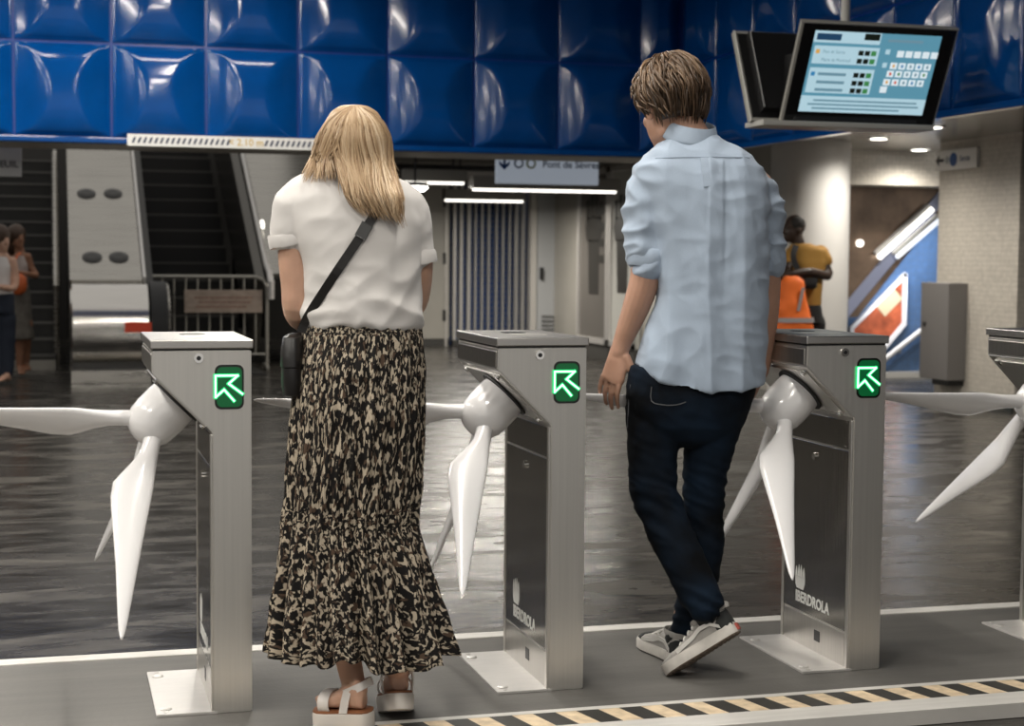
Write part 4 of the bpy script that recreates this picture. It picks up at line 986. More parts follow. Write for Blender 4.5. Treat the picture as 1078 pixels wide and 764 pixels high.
# hair: fall over the back and on the left shoulder
HW = hair_mat('blonde_hair', (.17, .095, .048), (.40, .275, .16), (.66, .52, .37))
lev_y = [111, 118, 128, 145, 165, 185, 205, 225, 240]
LG = {'l0': [369, 356, 343, 334, 329, 321, 313, 313, 313], 'l1': [374, 368, 362, 356, 352, 352, 350, 350, 350],
      'r0': [370, 362, 356, 352, 352, 358, 366, 376, 388], 'r1': [378, 391, 403, 411, 414, 417, 420, 424, 427]}
def hdepth(x, y, layer):
    hcx, hcy = 373, 150; hwid = 40; u_ = max(-1, min(1, (x-hcx)/hwid)); v2 = max(-1, min(1, (y-hcy)/42))
    sph = math.sqrt(max(0, 1-min(1, u_*u_*.92+(v2*v2*.85 if y < hcy else 0))))
    back = -.098*sph-.004
    if y > 168:
        k = min(1, (y-168)/40); back = back*(1-k)+(-.122-.004*k)*k
    return .02*(1-min(1, max(0, (y-165)/40)))+back-layer
paths = []; rnd = random.Random(3)
for i in range(1150):
    side = rnd.random() < .27; s = rnd.random(); ly = rnd.uniform(-.004, .014); pts = []
    end = rnd.uniform(179, 193) if side else rnd.choice((rnd.uniform(196, 228), rnd.uniform(215, 238), rnd.uniform(226, 242)))
    if not side: end = end-(1-s)*14
    jx, ph_, am = rnd.gauss(0, 1.4), rnd.uniform(0, 6.28), rnd.uniform(.5, 3.0)
    k0, k1 = ('l0', 'l1') if side else ('r0', 'r1')
    yy = np.linspace(111+abs(s-.4)*5, end, 13)
    for j, y in enumerate(yy):
        x = np.interp(y, lev_y, LG[k0])*(1-s)+np.interp(y, lev_y, LG[k1])*s + jx*(j/12)+am*math.sin(y*.075+ph_)*(j/12)+(j/12)**.7*7.5*noise.noise(Vector((s*3.4, y*.032, 5+side)))
        pts.append(W(x, y, hdepth(x, y, ly)))
    t0 = noise.noise(Vector((s*7, side*3.0, 1)))*.6
    paths.append((pts, rnd.uniform(.0012, .0036), max(0, min(1, .5+t0+rnd.gauss(0, .17)))))
for i in range(26):      # stray hairs
    s = rnd.random(); x0 = 338 if rnd.random() < .35 else 406; sg = -1 if x0 < 370 else 1; y0 = rnd.uniform(128, 175); x0 = np.interp(y0, lev_y, LG['l0'])+5 if sg < 0 else np.interp(y0, lev_y, LG['r1'])-5; pts = []
    ln = rnd.uniform(18, 45)
    for j in range(8): pts.append(W(x0+sg*(j/7)**1.4*rnd.uniform(8, 12)+sg*2, y0+ln*j/7, -.02))
    paths.append((pts, .0005, .85))
# head cap and inner volume so no scalp shows through
bm = B()
rings(bm, [ering(W((a+b)/2, y, .015), (W(b, y)-W(a, y))/2, CF*h, 28) for a, b, y, h in ((358, 388, 111.5, .045), (348, 398, 118, .075), (341, 405, 130, .09), (336, 409, 146, .094), (332, 411, 165, .085), (340, 408, 178, .05))])
0 and rings(bm, [ering(W((a+b)/2, y, d_), (W(b, y)-W(a, y))/2, CF*.012, 16) for a, b, y, d_ in ((356, 408, 160, -.052), (362, 411, 180, -.085), (372, 413, 200, -.100), (384, 416, 216, -.106), (396, 418, 226, -.108))])
capw = inv(link('hair', add_tone(fuse(bm, .006, 4), .42), HW, woman))
hs = inv(link('hair_locks', strands(paths, 0), HW, capw)); hs['kind'] = 'stuff'

# cross-body bag
bag = thing('shoulder_bag', 'small black shoulder bag on a strap across the woman\'s back', 'bag', W(305, 380, .0))
LEA = mat('black_leather', (.014, .013, .013), .38, bump=.1, vscale=(40, 40, 40))
pth = [(403, 215), (396, 224), (388, 236), (378, 251), (366, 269), (353, 289), (341, 308), (331, 324), (323, 337)]
pts = [on(TB, x, y, .004) for x, y in pth]; pts = [p for p in pts if p is not None]
pts = catmull(pts + [W(317, 350, -.06)], 3)
def ribbon(pts, w, th, up_hint):
    bm = B(); R = []
    for i, p in enumerate(pts):
        d = (pts[min(i+1, len(pts)-1)]-pts[max(i-1, 0)]).normalized(); nn = (up_hint-d*up_hint.dot(d)).normalized(); s = d.cross(nn)
        R.append([p+s*w/2+nn*th/2, p-s*w/2+nn*th/2, p-s*w/2-nn*th/2, p+s*w/2-nn*th/2])
    rings(bm, R); return bm
inv(link('strap', ribbon(pts, .023, .004, -CF), LEA, bag))
a_, b_ = on(TB, 386, 238, .008), on(TB, 380, 248, .008)
if a_ and b_:
    bm = B(); d = (b_-a_).normalized(); s = d.cross(-CF).normalized(); obox(bm, (a_+b_)/2, s*.015, d*.020, CF*.004, .001); inv(link('buckle', bm, mat('dark_buckle', (.10, .10, .10), .3, .8), bag))
bm = B(); rings(bm, [ering(W(310, y, .0), CR*a, CF*b, 24, 3) for y, a, b in ((352, .016, .05), (356, .024, .07), (372, .029, .085), (400, .030, .09), (414, .026, .08), (418, .014, .05))]); inv(sm(link('pouch', bm, LEA, bag), 50))
bm = B(); rings(bm, [ering(W(310, y, -.0), CR*a, CF*b, 24, 3) for y, a, b in ((351, .015, .05), (354, .026, .075), (368, .031, .09), (384, .032, .092), (386, .028, .085))]); inv(sm(link('flap', bm, LEA, bag), 50))

# ---------------------------------------------------------------- the man in the blue shirt
DM = 4.80
man = thing('person', 'young man from behind in light blue shirt and dark jeans walking through the gates', 'person', atz(715, 700, 0))
def Q(x, y, d=0): return at(x, y, DM+d)
bm = B()
mh = Q(705, 110, .03); mf = (CF*.88-CR*.42-Z*.26).normalized(); mu = (Z*.95+CF*.12-CR*.08)
Lm = head(bm, mh, mf, mu, 1.04)
chain(bm, [(Q(712, 118, .01), .050), (Q(722, 134, 0), .053), (Q(730, 152, 0), .062)])
rings(bm, [pxring(*q[:3], DM, q[3]) for q in ((706, 756, 152, .06), (690, 790, 176, .085), (688, 798, 220, .10), (698, 798, 290, .10), (690, 790, 360, .10), (680, 785, 400, .10))])
# left arm hangs, right arm reaches to the rotor
chain(bm, [(Q(690, 192), .052), (Q(682, 245), .050), (Q(680, 288, -.01), .046), (Q(670, 322, .0), .041), (Q(656, 358, .02), .029), (Q(652, 372, .02), .026)])
hand(bm, Q(651, 370, .02), (-CR*.22-Z*.95+CF*.02), -CF*.8-CR*.6, -1, 1.0, (-.05, .38, .30))
chain(bm, [(Q(796, 196, .03), .052), (Q(805, 245, .06), .049), (Q(806, 290, .09), .046), (Q(806, 330, .12), .040), (Q(803, 372, .17), .030), (Q(800, 392, .20), .026)])
hand(bm, Q(800, 392, .20), (-Z*.8+CF*.4-CR*.25), -CF*.5+CR*.8, 1, 1.0, (.5, .7, .5))
# legs inside the jeans
legL = [(692, 415, 0, .080), (689, 470, -.01, .066), (692, 522, -.02, .056), (712, 578, -.06, .050), (741, 636, -.12, .038)]
legR = [(756, 415, 0, .080), (745, 470, .04, .064), (741, 526, .05, .054), (738, 580, .05, .048), (722, 650, .05, .038)]
for lg in (legL, legR): chain(bm, [(Q(x, y, d), r) for x, y, d, r in lg])
mbody = inv(link('body', fuse(bm, .0036, 3), SKIN_M, man)); eyes(mbody, Lm, 1.04)
# shirt
bm = B()
R = [pxring(*q[:3], DM, q[3], 48) for q in ((708, 752, 141, .058), (694, 768, 150, .078), (678, 792, 163, .10), (668, 804, 176, .115), (668, 810, 192, .125), (676, 811, 215, .130), (686, 810, 250, .132), (692, 809, 285, .130), (693, 808, 310, .130), (686, 807, 335, .132), (676, 806, 360, .136), (668, 805, 382, .138))]
last = R[-1]; tail = []
for i, p in enumerate(last):
    t = 2*math.pi*i/48; cx = math.cos(t); dz = np.interp(cx, [-1, -.75, -.4, 0, .5, .9, 1], [.0, .035, .062, .080, .078, .066, .055]); tail.append(p-Z*dz)
R.append([a.lerp(b, .5) for a, b in zip(last, tail)]); R.append(tail)
rings(bm, R)
chain(bm, [(Q(694, 190), .066), (Q(682, 208), .072), (Q(679, 240), .070), (Q(682, 268, -.005), .064), (Q(683, 276, -.008), .062)], 20)
chain(bm, [(Q(785, 192, .01), .068), (Q(800, 212, .04), .070), (Q(805, 245, .06), .066), (Q(806, 274, .08), .061)], 20)
armL = Q(681, 240)
def sdisp(p, q):
    z = p.z; rel = p-CAM; xx = rel.dot(CR)
    a = noise.noise(Vector((xx*9, p.y*3, z*1.7+3))); b = noise.noise(Vector((xx*20+z*4, p.y*9, z*6))); c = noise.noise(Vector((xx*8+z*12, p.y*6+5, z*14-xx*7)))
    wa = max(0, min(1, (z-1.10)/.10))*max(max(0, min(1, (.44-xx)/.05)), max(0, min(1, (xx-.71)/.05)))
    x0 = .582; yk = max(0, min(1, (z-1.05)/.35))*max(0, min(1, (1.52-z)/.02)); pleat = .0045*max(0, min(1, (.026-abs(xx-x0))/.006))*yk
    on_arm = 1 if (xx < .40 and z > 1.15) or xx > .74 and z > 1.15 else 0
    base = .011*ridge(a)*(1-.55*max(0, min(1, (z-1.2)/.2)))+.0035*ridge(b)+pleat
    return base-.006+(.012*ridge(c)-.005)*(.22+.78*wa)
COT = mat('light_blue_chambray', (.33, .40, .50), .85, sheen=.12, bump=.10, vscale=(420, 420, 420), var=.04)
shirt = inv(link('shirt', fuse(bm, .005, 7, .5, sdisp), COT, man))
SB = bvh_of(shirt.data)
# rolled cuffs
def cuff(c, axd, ra, rb, h0=.022):
    axd = axd.normalized(); u1 = (CR-axd*CR.dot(axd)).normalized(); u2 = axd.cross(u1); R = []
    for h, k in ((-h0, .93), (-h0-.004, 1.0), (-h0+.006, 1.05), (0, 1.07), (h0, 1.06), (h0+.005, 1.0), (h0, .93), (-h0+.005, .91)):
        R.append([p+axd*.007*noise.noise(p*14)+(p-c).normalized()*.004*noise.noise(p*25) for p in ering(c+axd*h, u1*ra*k, u2*rb*k, 36)])
    bm = B(); rings(bm, R, False, True); inv(sm(link('rolled_cuff', bm, COT, shirt), 70))
cuff(Q(683, 271, -.008), Z*.97+CR*.04, .062, .060); cuff(Q(806, 272, .08), Z*.97-CR*.02, .058, .058)
# collar
R = []
cc = Q(728, 139, -.002); cax = (Z*.93-CF*.28+CR*.12).normalized(); c1 = (CR-cax*CR.dot(cax)).normalized(); c2 = cax.cross(c1)
for h, k in ((-.022, 1.20), (.022, 1.00), (.026, 1.03), (.022, 1.08), (-.012, 1.30), (-.020, 1.33), (-.024, 1.28)):
    R.append(ering(cc+cax*h, c1*.064*k, c2*.066*k, 40))
bm = B(); rings(bm, R, False, True); inv(sm(link('collar', bm, COT, shirt), 70))
# yoke seam, box pleat and locker loop on the back
SEAM = mat('shirt_seam', (.27, .33, .42), .85)
def stitched(pxs, w, th, nm, m_, par, bv, off=.0008):
    pts = [on(bv, x, y, off) for x, y in pxs]; pts = catmull([p for p in pts if p is not None], 3)
    if len(pts) > 2: return inv(link(nm, ribbon(pts, w, th, -CF), m_, par))
stitched([(690+i*9, 165.5+((i-6)/6)**2*1.2) for i in range(13)], .0025, .0016, 'yoke_seam', SEAM, shirt, SB)
stitched([(741+i*.35, 166+i*3.4) for i in range(10)], .020, .003, 'locker_loop', COT, shirt, SB, .002)
for dx in (): stitched([(743+dx+i*.15, 168+i*9) for i in range(11)], .003, .002, 'box_pleat_edge', SEAM, shirt, SB)
# jeans
bm = B()
rings(bm, [pxring(*q[:3], DM, q[3], 40) for q in ((664, 797, 384, .118), (660, 797, 400, .122), (659, 794, 415, .124), (660, 788, 432, .118), (664, 782, 448, .105), (682, 766, 462, .07), (704, 740, 470, .03))])
jl = [(688, 428, 0, .084), (688, 455, -.01, .080), (687, 485, -.015, .073), (690, 520, -.02, .070), (703, 555, -.04, .067), (722, 595, -.08, .062), (741, 634, -.12, .058)]
jr = [(757, 428, 0, .086), (750, 455, .02, .080), (744, 485, .04, .070), (741, 525, .05, .060), (741, 570, .05, .060), (737, 605, .05, .056), (727, 648, .05, .050), (722, 672, .05, .047)]
for lg in (jl, jr): chain(bm, [(Q(x, y, d), r) for x, y, d, r in lg], 24)
def jdisp(p, q):
    kz = math.exp(-((p.z-.50)/.10)**2)+math.exp(-((p.z-.16)/.10)**2)*1.2+.25
    a = noise.noise(Vector((p.x*9, p.y*9, p.z*30+p.x*12))); b = noise.noise(Vector((p.x*22, p.y*22, p.z*26)))
    return (.0075*ridge(a)-.003)*kz+.002*b
def denim():
    t = NT('dark_indigo_denim'); tc = t.add('ShaderNodeTexCoord'); nz = t.add('ShaderNodeTexNoise', i_Scale=5.0, i_Detail=6.0); t.link(tc.outputs['Object'], nz.inputs['Vector'])
    r = t.add('ShaderNodeValToRGB'); e = r.color_ramp.elements; e[0].position = .40; e[0].color = (.0022, .0028, .004, 1); e[1].position = .78; e[1].color = (.009, .021, .042, 1)
    t.link(nz.outputs['Fac'], r.inputs[0]); t.link(r.outputs[0], t.b.inputs['Base Color']); t.b.inputs['Roughness'].default_value = .9; t.b.inputs['Specular IOR Level'].default_value = .15
    n2 = t.add('ShaderNodeTexNoise', i_Scale=350.0); t.link(tc.outputs['Object'], n2.inputs['Vector']); bp = t.add('ShaderNodeBump'); bp.inputs['Strength'].default_value = .15; bp.inputs['Distance'].default_value = .002
    t.link(n2.outputs['Fac'], bp.inputs['Height']); t.link(bp.outputs[0], t.b.inputs['Normal']); return t.m
jeans = inv(link('jeans', fuse(bm, .006, 4, .5, jdisp), denim(), man)); JB = bvh_of(jeans.data)
ST = mat('denim_stitch', (.075, .078, .085), .8)
stitched([(686, 407), (686, 422), (698, 426), (712, 426), (722, 423)], .003, .002, 'back_pocket_stitch', ST, jeans, JB)
stitched([(664, 405), (662, 425), (661, 450)], .003, .002, 'side_seam', ST, jeans, JB)
# skate shoes
UP = mat('shoe_grey_suede', (.36, .345, .325), .9, var=.12, vscale=(40, 40, 40), bump=.1); FOX = mat('shoe_white_rubber', (.60, .57, .53), .6, var=.12, vscale=(25, 25, 25)); OUT = mat('shoe_gum_sole', (.20, .155, .12), .7)
BLK = mat('shoe_black_canvas', (.018, .02, .02), .8); STR = mat('shoe_white_stripe', (.66, .64, .61), .6); REDT = mat('shoe_red_tab', (.42, .08, .06), .6)
def shoe(heel, toe, up, k=1.0):
    d = (toe-heel).normalized(); up = (up-d*up.dot(d)).normalized(); s = d.cross(up); L = (toe-heel).length
    t_ = bpy.data.objects.new('shoe', None); COL.objects.link(t_); t_.parent = man; t_.matrix_parent_inverse = Matrix.Translation(man.location).inverted()
    st = [(0.0, .012), (.02, .026), (.08, .034), (.2, .037), (.4, .039), (.6, .046), (.75, .050), (.88, .044), (.96, .028), (1.0, .010)]
    def outl(h, g=0, bend=1):
        a = [heel+d*(L*t)+s*(w+g)*k+up*h for t, w in st]; b = [heel+d*(L*t)-s*(w+g)*k+up*h for t, w in st][::-1]; return a+b
    bm = B(); rings(bm, [outl(0, 0), outl(.004, .003)]); sm(link('outsole', bm, OUT, t_), 50)
    for j in range(16):
        bm = B(); tt = .06+j*.058; w_ = np.interp(tt, [q[0] for q in st], [q[1] for q in st])*.85; obox(bm, heel+d*L*tt-up*.001, s*w_*k, d*.0045, up*.0015); link('tread', bm, OUT, t_)
    bm = B(); rings(bm, [outl(.003, .004), outl(.028, .005), outl(.034, .002)]); sm(link('foxing', bm, FOX, t_), 50)
    # upper: stations (t, half width, height, top half width)
    us = [(.015, .024, .082, .014), (.06, .033, .088, .026), (.16, .036, .086, .031), (.30, .037, .088, .030), (.42, .040, .086, .024), (.54, .044, .074, .026), (.66, .047, .060, .032), (.78, .047, .052, .034), (.89, .040, .046, .026), (.97, .022, .040, .012)]
    def sec(t, w, h, tw, g=0):
        c = heel+d*L*t; pr = [(-1.0, .028), (-.98, .40*h+.017), (-(tw/w)*1.0, h*.93), (0, h), ((tw/w)*1.0, h*.93), (.98, .40*h+.017), (1.0, .028)]
        return [c+s*(a*(w+g))*k+up*(b+(g if b > .03 else 0))*k for a, b in pr]+[c+up*.026*k]
    bm = B(); rings(bm, [sec(*q) for q in us]); up_ = sm(link('upper', bm, UP, t_), 60)
    bm = B(); rings(bm, [sec(t, w, min(h, .078), tw, .0025) for t, w, h, tw in ((.005, .022, .082, .014), (.06, .033, .080, .026), (.13, .036, .066, .034), (.19, .037, .048, .036))]); sm(link('heel_patch', bm, BLK, t_), 60)
    bm = B(); rings(bm, [sec(t, w, h, tw, .002) for t, w, h, tw in us[7:]]); sm(link('toe_cap', bm, BLK if k < .99 else UP, t_), 60)
    for sg in (-1, 1):
        bm = B(); R = []
        for t, h in ((.14, .040), (.24, .062), (.36, .064), (.48, .052), (.62, .045), (.72, .040)):
            w = np.interp(t, [q[0] for q in us], [q[1] for q in us])+.0025; p = heel+d*L*t+s*sg*w*k+up*h*k
            R.append([p-up*.006, p+up*.006, p+up*.006+s*sg*.003, p-up*.006+s*sg*.003])
        rings(bm, R); link('side_stripe', bm, STR, t_)
    for j in range(4):
        tt = .44+j*.075; hh = np.interp(tt, [q[0] for q in us], [q[2] for q in us]); bm = B()
        chain(bm, [(heel+d*L*tt+s*sg_*.028*k+up*(hh-.008 if sg_ else hh+.003)*k, .004) for sg_ in (-1, 0, 1)], 8, 2); link('lace', bm, STR, t_)
    bm = B(); obox(bm, heel-d*.002+up*.018, s*.013, d*.004, up*.010); link('heel_tab', bm, REDT, t_)
    bm = B(); c = heel+d*L*.20+up*.088*k; rings(bm, [ering(c+up*h, d*.062*q, s*.033*q, 28) for h, q in ((-.008, 1.02), (.004, 1.08), (.010, 1.0), (.004, .9), (-.008, .9))], False, True); sm(link('collar_padding', bm, UP, t_), 60)
    return t_
hA = Q(779, 665, -.135); tA = Q(703, 712, -.09)
shoe(hA, tA, (CR*-.52+CF*.34+Z*.62), 1.0)
hB = atz(722, 700, .002); tB = atz(684, 680, .002); dd = (tB-hB).normalized(); tB = hB+dd*.285
shoe(hB, tB, Z, .98)
bm = B(); chain(bm, [(Q(722, 662, .05), .040), (hB+dd*.06+Z*.07, .038)], 16); inv(link('sock', bm, BLK, man, True))
bm = B(); chain(bm, [(Q(742, 638, -.12), .040), (hA.lerp(tA, .24)+(CR*-.52+CF*.34+Z*.62).normalized()*.065, .030)], 16); inv(link('sock', bm, BLK, man, True))
# hair: layered short crop
HM = hair_mat('brown_hair', (.030, .018, .011), (.105, .064, .038), (.25, .165, .10))
mfu = mf.normalized(); muu = (mu-mfu*mu.dot(mfu)).normalized(); mr_ = mfu.cross(muu)
paths = []; rnd = random.Random(11)
cr0 = mh+muu*.02-mfu*.012
def hp(az, pol, off):
    rx, ry, rz = .079+off, .100+off, .101+off; ex = max(0, pol-1.78); pol = min(pol, 1.78)
    dv = mr_*math.sin(pol)*math.cos(az)*rx*1.04+mfu*math.sin(pol)*math.sin(az)*ry*1.04+muu*math.cos(pol)*rz*1.04-muu*ex*.12-(mr_*math.cos(az)*.02+mfu*math.sin(az)*.05)*ex
    return cr0+dv
def endpol(az):    # azimuth: pi/2 = face, -pi/2 = nape
    b = math.sin(az)
    if b < -.25: return 2.40
    if b < .2: return 2.0
    return 1.35
for i in range(950):
    az = rnd.uniform(-math.pi, math.pi); p0 = rnd.uniform(.05, 1.35) if rnd.random() < .75 else rnd.uniform(1.2, 2.0); ep = endpol(az)
    p1 = min(ep+rnd.uniform(-.12, .12), p0+rnd.uniform(.55, .95)); 
    if p1-p0 < .2: continue
    swirl = rnd.uniform(-.10, .35); base = rnd.uniform(.006, .018); lift = rnd.uniform(.002, .012); ph_ = rnd.uniform(0, 6); pts = []
    for j in range(8):
        f = j/7; pl = p0+(p1-p0)*f; a2 = az+swirl*f+.05*math.sin(f*4+ph_)
        pts.append(hp(a2, pl, base+lift*math.sin(f*2.6)+(.006*f if pl < 1.7 else -.004*(pl-1.7)/.4)))
    tone = .45+.3*noise.noise(Vector((math.cos(az)*3, math.sin(az)*3, p0*3)))+rnd.gauss(0, .16)-(.22 if p1 > 1.95 else 0)
    paths.append((pts, rnd.uniform(.0022, .0052), max(0, min(1, tone))))
bm = B(); N1, N2 = 40, 16; R = []
for j in range(N2):
    ring = []
    for i in range(N1):
        az = -math.pi+2*math.pi*i/N1; pl = .02+(endpol(az)-.12)*(j/(N2-1)); ring.append(hp(az, pl, .006 if j < N2-1 else -.008))
    R.append(ring)
rings(bm, R); me = bpy.data.meshes.new('hair'); bmesh.ops.recalc_face_normals(bm, faces=bm.faces); bm.to_mesh(me); bm.free(); me.polygons.foreach_set('use_smooth', [True]*len(me.polygons))
capm = inv(link('hair', add_tone(me, .12), HM, man)); hs = inv(link('hair_locks', strands(paths, 0), HM, capm)); hs['kind'] = 'stuff'

# ---------------------------------------------------------------- people in the background
def bg_person(label, depth, J, skin, cloth, hairc):
    """J: pixel joints; cloth: list of (name, rings or chains, material)"""
    base = atz(J['base'][0], J['base'][1], FZ)
    t = thing('person', label, 'person', base); F = lambda x, y, d=0: at(x, y, depth+d)
    bm = B(); L = head(bm, F(*J['head']), J['face'], Z, J.get('k', 1))
    for ch in J['chains']: chain(bm, [(F(*q[:3]), q[3]) for q in ch], 12, 3)
    for hnd in J.get('hands', []): hand(bm, F(*hnd[0]), hnd[1], hnd[2], hnd[3], 1.0, (.4, .5, .4))
    for ft in J.get('feet', []): foot(bm, F(*ft[0]), F(*ft[1]), F(*ft[1])+ft[2], Z, .95)
    rings(bm, [ering(F((a+b)/2, y, d), (F(b, y)-F(a, y))/2, CF*h, 20) for a, b, y, h, d in J['torso']])
    body = inv(link('body', fuse(bm, .011, 2), skin, t))
    for nm, rg, chs, m_, vx in cloth:
        bm = B()
        if rg: rings(bm, [ering(F((a+b)/2, y, d), (F(b, y)-F(a, y))/2, CF*h, 24, 2.3) for a, b, y, h, d in rg])
        for ch in chs: chain(bm, [(F(*q[:3]), q[3]) for q in ch], 14, 3)
        inv(link(nm, fuse(bm, vx, 3, .5, lambda p, q: .006*noise.noise(p*11)), m_, t))
    return t, F, L
# man with the orange bag, by the white column
DB = 14.2
mb, FB, _ = bg_person('man in mustard t-shirt standing by the white column', DB, dict(base=(850, 418), head=(836, 240, 0), face=(-CR*.75-CF*.3), k=1.02,
    chains=[[(838, 248, 0, .055), (842, 262, 0, .06)], [(862, 266, 0, .055), (868, 280, -.02, .05), (871, 290, -.05, .046), (852, 286, -.20, .038), (834, 288, -.26, .030)],
            [(836, 266, .02, .05), (828, 284, -.04, .045), (828, 294, -.14, .036), (834, 292, -.24, .03)],
            [(846, 330, 0, .085), (846, 372, 0, .065), (846, 412, 0, .045)], [(856, 330, 0, .085), (858, 372, .05, .065), (858, 410, .05, .045)]],
    hands=[((834, 288, -.26), (-CR*.8-Z*.5), -CF*.9, 1)], feet=[((846, 412, 0), (848, 420, 0), -CF*.15-CR*.18), ((858, 410, .05), (860, 417, .05), -CF*.15-CR*.18)],
    torso=[(838, 862, 268, .08, 0), (836, 864, 290, .11, 0), (838, 862, 318, .10, 0), (838, 864, 340, .11, 0)]), SKIN_D,
    [('t_shirt', [(834, 852, 256, .06, 0), (829, 872, 263, .09, 0), (832, 872, 276, .115, 0), (836, 866, 296, .12, 0), (838, 864, 322, .12, 0)], [[(864, 266, 0, .07), (869, 274, -.01, .066)], [(834, 266, .02, .06), (830, 276, 0, .058)]], mat('mustard_cotton', (.34, .18, .035), .85), .012),
     ('trousers', [(838, 864, 320, .12, 0), (837, 866, 340, .13, 0)], [[(846, 340, 0, .10), (846, 380, 0, .085), (846, 414, 0, .075)], [(857, 340, 0, .10), (858, 380, .05, .085), (859, 412, .05, .075)]], mat('black_trousers', (.014, .014, .015), .8), .012)], None)
bm = B(); pts = [FB(*q) for q in ((838, 258, -.11), (835, 270, -.135), (840, 284, -.15), (848, 296, -.14))]; inv(link('chest_strap', ribbon(catmull(pts, 3), .05, .01, -CF), BLACK, mb))
bm = B(); blob(bm, FB(837, 236, .015), CR*.088, CF*.098, Z*.085); inv(link('hair', fuse(bm, .012, 1), mat('black_short_hair', (.010, .008, .007), .8), mb))
wbg = thing('waist_pouch', 'black pouch worn at the waist of the man in mustard t-shirt', 'bag', FB(851, 300, -.14)); bm = B(); rings(bm, [ering(FB(851, y, -.16), CR*a, CF*b, 20, 3) for y, a, b in ((292, .05, .03), (294, .075, .045), (302, .075, .045), (304, .05, .03))]); inv(sm(link('pouch', bm, BLACK, wbg), 50))
bm = B(); rings(bm, [ering(FB(851, y, -.16), CR*.079, CF*.049, 20, 3) for y in (292.5, 295.5)]); inv(link('zip_flap', bm, RUBBER, wbg))
ob = thing('orange_vest_bag', 'bright orange high-visibility bundle with grey bands held by the man at the column', 'bag', FB(832, 345, -.28))
ORM = mat('hi_vis_orange', (.80, .15, .015), .7, emit=(.8, .15, .015), es=.0)
bm = B(); rings(bm, [ering(FB((a+b)/2, y, -.27), (FB(b, y)-FB(a, y))/2, CF*h, 24, 2.6) for a, b, y, h in ((826, 840, 291, .05), (822, 846, 296, .08), (818, 848, 310, .10), (814, 852, 330, .12), (812, 856, 345, .13), (812, 858, 360, .13), (816, 854, 368, .10))]); inv(link('cloth', fuse(bm, .012, 2, .5, lambda p, q: .012*noise.noise(p*9)), ORM, ob))
GB = mat('grey_reflective_band', (.32, .30, .30), .5)
bm = B(); rings(bm, [ering(FB((a+b)/2, y, -.27), (FB(b, y)-FB(a, y))/2*1.04, CF*h, 24, 2.6) for a, b, y, h in ((813, 855, 334, .135), (813, 855.5, 339, .138))], False); inv(link('reflective_band', bm, GB, ob))
bm = B(); obox(bm, FB(843, 315, -.385), CR*.012, Z*.10+CR*.02, CF*.01); inv(link('reflective_strip', bm, GB, ob))
# two women near the stairs
DG = 15.6
g1, FG, _ = bg_person('woman in white tank top and jeans cut off by the left edge', DG, dict(base=(3, 404), head=(1, 252, 0), face=(CR*.6-CF*.5), k=.95,
    chains=[[(2, 258, 0, .05), (2, 268, 0, .05)], [(13, 275, 0, .045), (16, 292, 0, .040), (14, 303, -.05, .036), (2, 302, -.2, .028)], [(-9, 275, 0, .045), (-12, 300, 0, .038), (-4, 304, -.15, .03)], [(7, 345, 0, .08), (8, 380, 0, .05), (8, 398, 0, .036)], [(-3, 345, 0, .08), (-4, 380, 0, .05), (-4, 400, 0, .036)]],
    hands=[((2, 302, -.2), (-CR), Z, 1)], feet=[((8, 398, 0), (10, 400, 0), -CF*.2-CR*.05), ((-4, 400, 0), (-3, 404, 0), -CF*.2-CR*.05)],
    torso=[(-6, 10, 268, .07, 0), (-8, 12, 285, .10, 0), (-7, 11, 308, .09, 0), (-9, 14, 330, .11, 0)]), SKIN,
    [('tank_top', [(-5, 9, 270, .08, 0), (-8, 13, 280, .11, 0), (-8, 12, 300, .11, 0), (-10, 14, 312, .12, 0)], [], mat('white_tank', (.62, .58, .56), .85), .012),
     ('jeans', [(-10, 14, 308, .12, 0), (-11, 15, 330, .13, 0)], [[(7, 335, 0, .095), (8, 370, 0, .07), (8, 394, 0, .055)], [(-3, 335, 0, .095), (-4, 370, 0, .07), (-4, 398, 0, .055)]], mat('navy_jeans', (.014, .02, .035), .85), .012)], None)
HBG = mat('brown_long_hair', (.06, .032, .018), .5)
bm = B(); blob(bm, FG(0, 248, .0), CR*.098, CF*.10, Z*.115); blob(bm, FG(-2, 256, .03), CR*.10, CF*.08, Z*.14); chain(bm, [(FG(-5, 252, .05), .06), (FG(-6, 272, .08), .06), (FG(-6, 284, .10), .03)]); inv(link('hair', fuse(bm, .012, 2), HBG, g1))
DG2 = 16.6
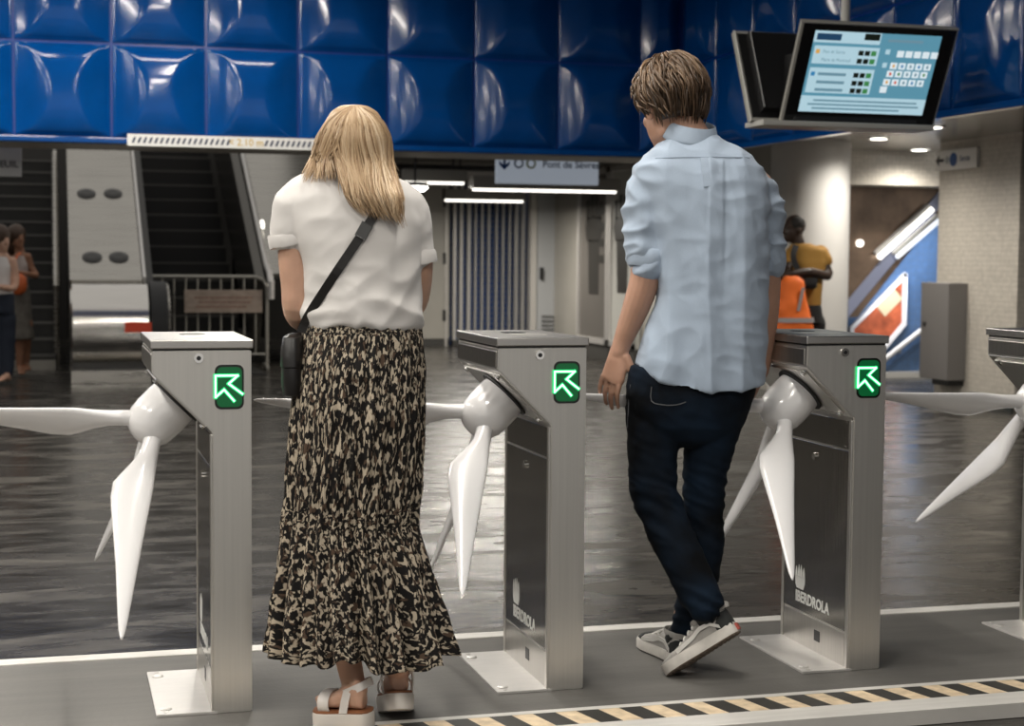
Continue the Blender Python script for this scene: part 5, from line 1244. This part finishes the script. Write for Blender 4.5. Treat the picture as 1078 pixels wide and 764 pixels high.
g2, FH, _ = bg_person('woman in pale top and grey skirt standing beside the staircase', DG2, dict(base=(23, 394), head=(18, 249, 0), face=(CR*.5-CF*.6), k=.95,
    chains=[[(19, 256, 0, .045), (21, 266, 0, .05)], [(29, 270, 0, .042), (33, 282, .02, .036), (38, 290, .0, .033), (28, 288, -.16, .026)], [(15, 272, 0, .04), (13, 290, -.1, .034), (20, 294, -.2, .026)], [(22, 340, 0, .075), (22, 370, 0, .052), (21, 388, 0, .036)], [(27, 340, 0, .075), (27, 368, .1, .05), (27, 384, .1, .036)]],
    hands=[((28, 288, -.16), (-CR*.8+Z*.2), Z, 1)], feet=[((21, 388, 0), (21, 393, 0), -CF*.18+CR*.08), ((27, 385, .1), (27, 389, .1), -CF*.18+CR*.08)],
    torso=[(15, 27, 268, .07, 0), (14, 29, 285, .09, 0), (15, 28, 305, .085, 0), (13, 31, 325, .11, 0)]), skin_mat('skin_tan', (.30, .15, .09)),
    [('top', [(16, 27, 269, .075, 0), (14, 30, 279, .10, 0), (14, 29, 296, .10, 0), (14, 30, 306, .10, 0)], [], mat('pale_pink_top', (.45, .38, .35), .85), .012),
     ('skirt', [(14, 30, 302, .11, 0), (13, 32, 320, .125, 0), (13, 34, 345, .13, 0), (14, 36, 357, .14, 0)], [], mat('grey_skirt_cloth', (.16, .145, .125), .85, var=.25, vscale=(20, 20, 20)), .012)], None)
bm = B(); blob(bm, FH(17, 246, .0), CR*.095, CF*.10, Z*.105); blob(bm, FH(15, 253, .03), CR*.095, CF*.08, Z*.13); chain(bm, [(FH(13, 250, .05), .055), (FH(12, 268, .07), .05), (FH(12, 276, .08), .03)]); inv(link('hair', fuse(bm, .012, 2), HBG, g2))
b2 = thing('shoulder_bag', 'small orange bag held by the woman in grey skirt near the stairs', 'bag', FH(19, 308, -.2))
bm = B(); rings(bm, [ering(FH(18.5, y, -.2), CR*a, CF*b, 20, 2.6) for y, a, b in ((288, .04, .02), (292, .085, .05), (300, .095, .06), (307, .08, .05), (310, .04, .03))]); inv(sm(link('pouch', bm, mat('orange_leather', (.62, .13, .03), .5), b2), 50))
inv(link('strap', ribbon(catmull([FH(*q) for q in ((14, 290, -.2), (15, 280, -.16), (18, 269, -.11), (22, 266, -.07))], 3), .02, .006, -CF), mat('orange_leather', (.62, .13, .03), .5), b2))
